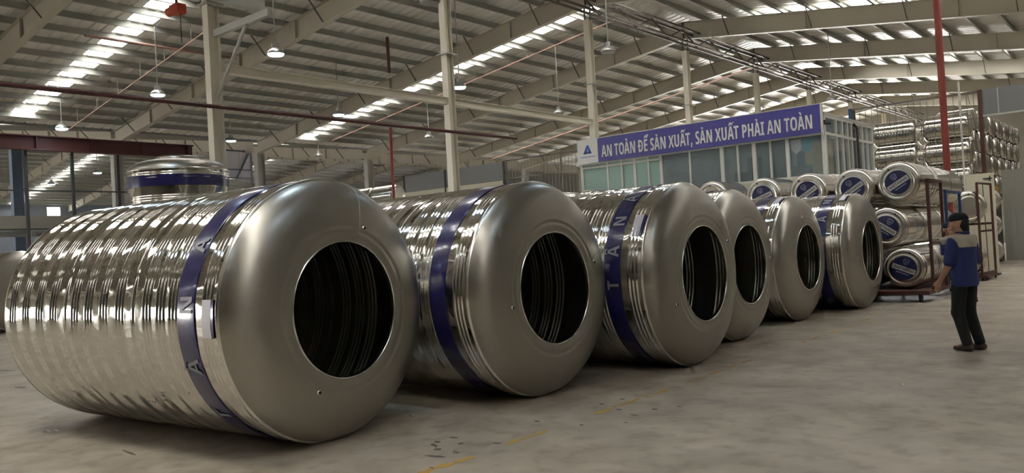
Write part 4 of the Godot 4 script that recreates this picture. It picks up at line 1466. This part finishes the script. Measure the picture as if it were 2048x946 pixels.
func build_people() -> void:
	# own axes: +X ahead of him, +Y up, +Z to his right; height 1.69
	var o := thing("person", "worker in a blue shirt with cream shoulders, black cap and dark trousers, walking", "person", Vector3(-2.18, 0, -11.4), PI - 0.42)
	var hipL := Vector3(0.0, 0.89, -0.09)
	var hipR := Vector3(0.0, 0.89, 0.09)
	var kneeL := Vector3(0.045, 0.475, -0.10)
	var kneeR := Vector3(0.03, 0.475, 0.09)
	var ankL := Vector3(-0.055, 0.085, -0.10)
	var ankR := Vector3(-0.085, 0.085, 0.10)
	var chest := Vector3(0.0, 1.27, 0)
	var shL := Vector3(0.0, 1.385, -0.17)
	var shR := Vector3(0.0, 1.385, 0.17)
	var elL := Vector3(0.03, 1.09, -0.235)
	var elR := Vector3(0.0, 1.10, 0.225)
	var wrL := Vector3(0.165, 0.875, -0.24)
	var wrR := Vector3(0.07, 0.86, 0.22)
	var flat := Vector3(1.25, 1.0, 0.85)
	# bare body: neck, trunk, arms, legs
	var body := [bone(Vector3(0, 0.93, 0), Vector3(0, 1.12, 0), 0.125, 0.12, flat), bone(Vector3(0, 1.12, 0), Vector3(0, 1.34, 0), 0.125, 0.145, flat),
		bone(Vector3(0, 1.38, -0.12), Vector3(0, 1.38, 0.12), 0.06, 0.06), bone(Vector3(-0.005, 1.38, 0), Vector3(0.025, 1.50, 0), 0.058, 0.052),
		bone(hipL, kneeL, 0.082, 0.055), bone(kneeL, ankL, 0.052, 0.036), bone(hipR, kneeR, 0.082, 0.055), bone(kneeR, ankR, 0.052, 0.036),
		bone(ankL, ankL + Vector3(0.12, -0.04, 0), 0.036, 0.03), bone(ankR, ankR + Vector3(0.12, -0.04, 0), 0.036, 0.03),
		bone(shL, elL, 0.05, 0.042), bone(elL, wrL, 0.043, 0.029), bone(shR, elR, 0.05, 0.042), bone(elR, wrR, 0.043, 0.029)]
	for h in [[wrL, Vector3(0.40, -0.90, -0.02).normalized(), Vector3(0.9, 0.4, 0.12).normalized()], [wrR, Vector3(0.55, -0.82, -0.1).normalized(), Vector3(0.8, 0.55, 0.1).normalized()]]:
		var w: Vector3 = h[0]
		var dn: Vector3 = h[1]
		var fr: Vector3 = h[2]
		var side := dn.cross(fr).normalized()
		for i in 4:
			var base := w + dn * 0.085 + fr * (0.030 - 0.020 * i)
			var l: float = [0.072, 0.080, 0.074, 0.058][i]
			body.append(bone(w + dn * 0.02 + fr * (0.012 - 0.008 * i), base, 0.020, 0.0125))
			var mid := base + (dn * 0.92 + side * 0.28).normalized() * l * 0.55
			body.append(bone(base, mid, 0.0105, 0.0095))
			body.append(bone(mid, mid + (dn * 0.7 + side * 0.6).normalized() * l * 0.5, 0.0095, 0.008))
		var tb := w + dn * 0.03 + fr * 0.028
		body.append(bone(tb, tb + (dn * 0.7 + fr * 0.7).normalized() * 0.04, 0.015, 0.012))
		body.append(bone(tb + (dn * 0.7 + fr * 0.7).normalized() * 0.04, tb + (dn * 0.95 + fr * 0.55).normalized() * 0.075, 0.011, 0.0085))
	mi("body", blend_mesh(body, 0.018, 0.0095), M.skin, o)
	# head, turned a little to his left
	var hd := Node3D.new()
	var hc := Vector3(0.035, 1.575, 0)
	var turn := Basis(Vector3.UP, 0.55)
	var head := [bone(Vector3(-0.012, 0.03, 0), Vector3(0.012, 0.035, 0), 0.088, 0.086, Vector3(0.94, 0.92, 1.1)), bone(Vector3(0.03, -0.03, 0), Vector3(0.048, -0.085, 0), 0.062, 0.032, Vector3(1, 1, 1.05)),
		bone(Vector3(0.088, 0.022, 0), Vector3(0.108, -0.018, 0), 0.010, 0.015), bone(Vector3(0.075, 0.035, -0.03), Vector3(0.075, 0.035, 0.03), 0.017, 0.017),
		bone(Vector3(0.083, -0.052, -0.014), Vector3(0.083, -0.052, 0.014), 0.012, 0.012), bone(Vector3(0.07, -0.095, 0), Vector3(0.066, -0.1, 0), 0.02, 0.02),
		bone(Vector3(0.05, -0.01, -0.05), Vector3(0.055, -0.012, -0.045), 0.03, 0.03), bone(Vector3(0.05, -0.01, 0.05), Vector3(0.055, -0.012, 0.045), 0.03, 0.03),
		bone(Vector3(-0.02, -0.02, 0), Vector3(-0.03, -0.12, 0), 0.055, 0.05)]
	for s in [-1.0, 1.0]:
		head.append(bone(Vector3(-0.012, 0.018, 0.083 * s), Vector3(-0.006, -0.03, 0.080 * s), 0.017, 0.011, Vector3(1, 1, 1.6)))
	var ht := Transform3D(turn, hc)
	mi("head", blend_mesh(head, 0.016, 0.005), M.skin, o).transform = ht
	var eyes := MB.new()
	for s in [-1.0, 1.0]:
		eyes.tube(Vector3(0.085, 0.008, 0.03 * s), Vector3(0.094, 0.008, 0.031 * s), 0.008, 10)
		eyes.beam(Vector3(0.092, 0.03, 0.015 * s), Vector3(0.082, 0.032, 0.045 * s), 0.008, 0.006)
	mi("eyes", eyes.done(), M.hair, o).transform = ht
	mi("mouth", blend_mesh([bone(Vector3(0.096, -0.053, -0.02), Vector3(0.096, -0.053, 0.02), 0.006, 0.006)], 0.004, 0.003), M.lips, o).transform = ht
	mi("hair", blend_mesh([bone(Vector3(-0.045, 0.03, 0), Vector3(-0.062, -0.045, 0), 0.075, 0.055), bone(Vector3(-0.04, 0.0, -0.05), Vector3(-0.06, -0.07, -0.03), 0.035, 0.026), bone(Vector3(-0.04, 0.0, 0.05), Vector3(-0.06, -0.07, 0.03), 0.035, 0.026), bone(Vector3(-0.075, -0.05, 0), Vector3(-0.1, -0.085, 0), 0.035, 0.015)], 0.02, 0.006), M.hair, o).transform = ht
	mi("cap", blend_mesh([bone(Vector3(-0.018, 0.062, 0), Vector3(0.018, 0.062, 0), 0.092, 0.088, Vector3(0.93, 1.0, 1.05)), bone(Vector3(-0.08, 0.045, 0), Vector3(-0.095, 0.02, 0), 0.03, 0.02)], 0.02, 0.006, [[Vector3(-0.12, -1, 0), -0.047]]), M.cap_black, o).transform = ht
	# clothes
	var shirt := [bone(Vector3(-0.005, 0.86, 0), Vector3(0, 1.1, 0), 0.165, 0.15, flat), bone(Vector3(0, 1.1, 0), Vector3(0, 1.33, 0), 0.15, 0.165, flat), bone(Vector3(0, 1.385, -0.13), Vector3(0, 1.385, 0.13), 0.074, 0.074),
		bone(shL, shL.lerp(elL, 0.92), 0.07, 0.068), bone(shR, shR.lerp(elR, 0.92), 0.07, 0.068), bone(Vector3(-0.01, 1.42, 0), Vector3(0.015, 1.455, 0), 0.08, 0.072)]
	var plane := Vector3(0.0, 1.0, 0.0)
	mi("shirt", blend_mesh(shirt, 0.03, 0.011, [[plane, 1.30], [-plane, -0.80]]), M.shirt_blue, o)
	var yoke := []
	for q in shirt:
		yoke.append([q[0], q[1], q[2] + 0.003, q[3] + 0.003, q[4]])
	mi("yoke", blend_mesh(yoke, 0.03, 0.011, [[-plane, -1.285], [plane, 1.44], [Vector3(0.0, -0.55, -1.0).normalized(), -0.475], [Vector3(0.0, -0.55, 1.0).normalized(), -0.475]]), M.shirt_cream, o)
	mi("sleeve_tops", blend_mesh(shirt, 0.03, 0.011, [[-plane, -1.29], [plane, 1.43]]), M.shirt_blue, o)
	mi("collar", blend_mesh([bone(Vector3(0.0, 1.445, -0.03), Vector3(0.0, 1.445, 0.03), 0.062, 0.062), bone(Vector3(-0.02, 1.46, -0.02), Vector3(-0.02, 1.46, 0.02), 0.06, 0.06)], 0.02, 0.008, [[plane, 1.485], [-plane, -1.425]]), M.shirt_blue, o)
	var pc := MB.new()
	pc.box(Vector3(0.118, 0.845, -0.075), Vector3(0.03, 0.06, 0.13), Basis(Vector3.UP, 0.55))
	mi("hem_patch", pc.done(), M.shirt_cream, o)
	var tr := [bone(Vector3(0, 0.93, -0.06), Vector3(0, 0.93, 0.06), 0.115, 0.115), bone(hipL, kneeL, 0.098, 0.076), bone(kneeL, ankL + Vector3(0.005, 0.02, 0), 0.076, 0.06), bone(hipR, kneeR, 0.098, 0.076), bone(kneeR, ankR + Vector3(0.005, 0.02, 0), 0.076, 0.06)]
	mi("trousers", blend_mesh(tr, 0.025, 0.011, [[-plane, -0.062], [plane, 0.98]]), M.trousers, o)
	for a in [ankL, ankR]:
		mi("shoe", blend_mesh([bone(Vector3(-0.035, 0.045, 0) + Vector3(a.x, 0, a.z), Vector3(0.03, 0.05, 0) + Vector3(a.x, 0, a.z), 0.044, 0.046), bone(Vector3(0.03, 0.045, 0) + Vector3(a.x, 0, a.z), Vector3(0.165, 0.03, 0) + Vector3(a.x, 0, a.z), 0.044, 0.028)], 0.02, 0.009, [[-plane, -0.004]]), M.shoes, o)
	# his workmate, mostly hidden behind him
	var c := copy_of(o, "person", "second worker in a dark blue cap, only the head showing behind the first", "")
	c.remove_meta("group")
	c.transform = Transform3D(Basis(Vector3.BACK, 0.19) * Basis(Vector3.UP, -PI / 2 - 0.3) * Basis.from_scale(Vector3.ONE * 0.94), Vector3(-3.31, 0.02, -17.6))
	(c.get_node("cap") as MeshInstance3D).material_override = M.cap_blue
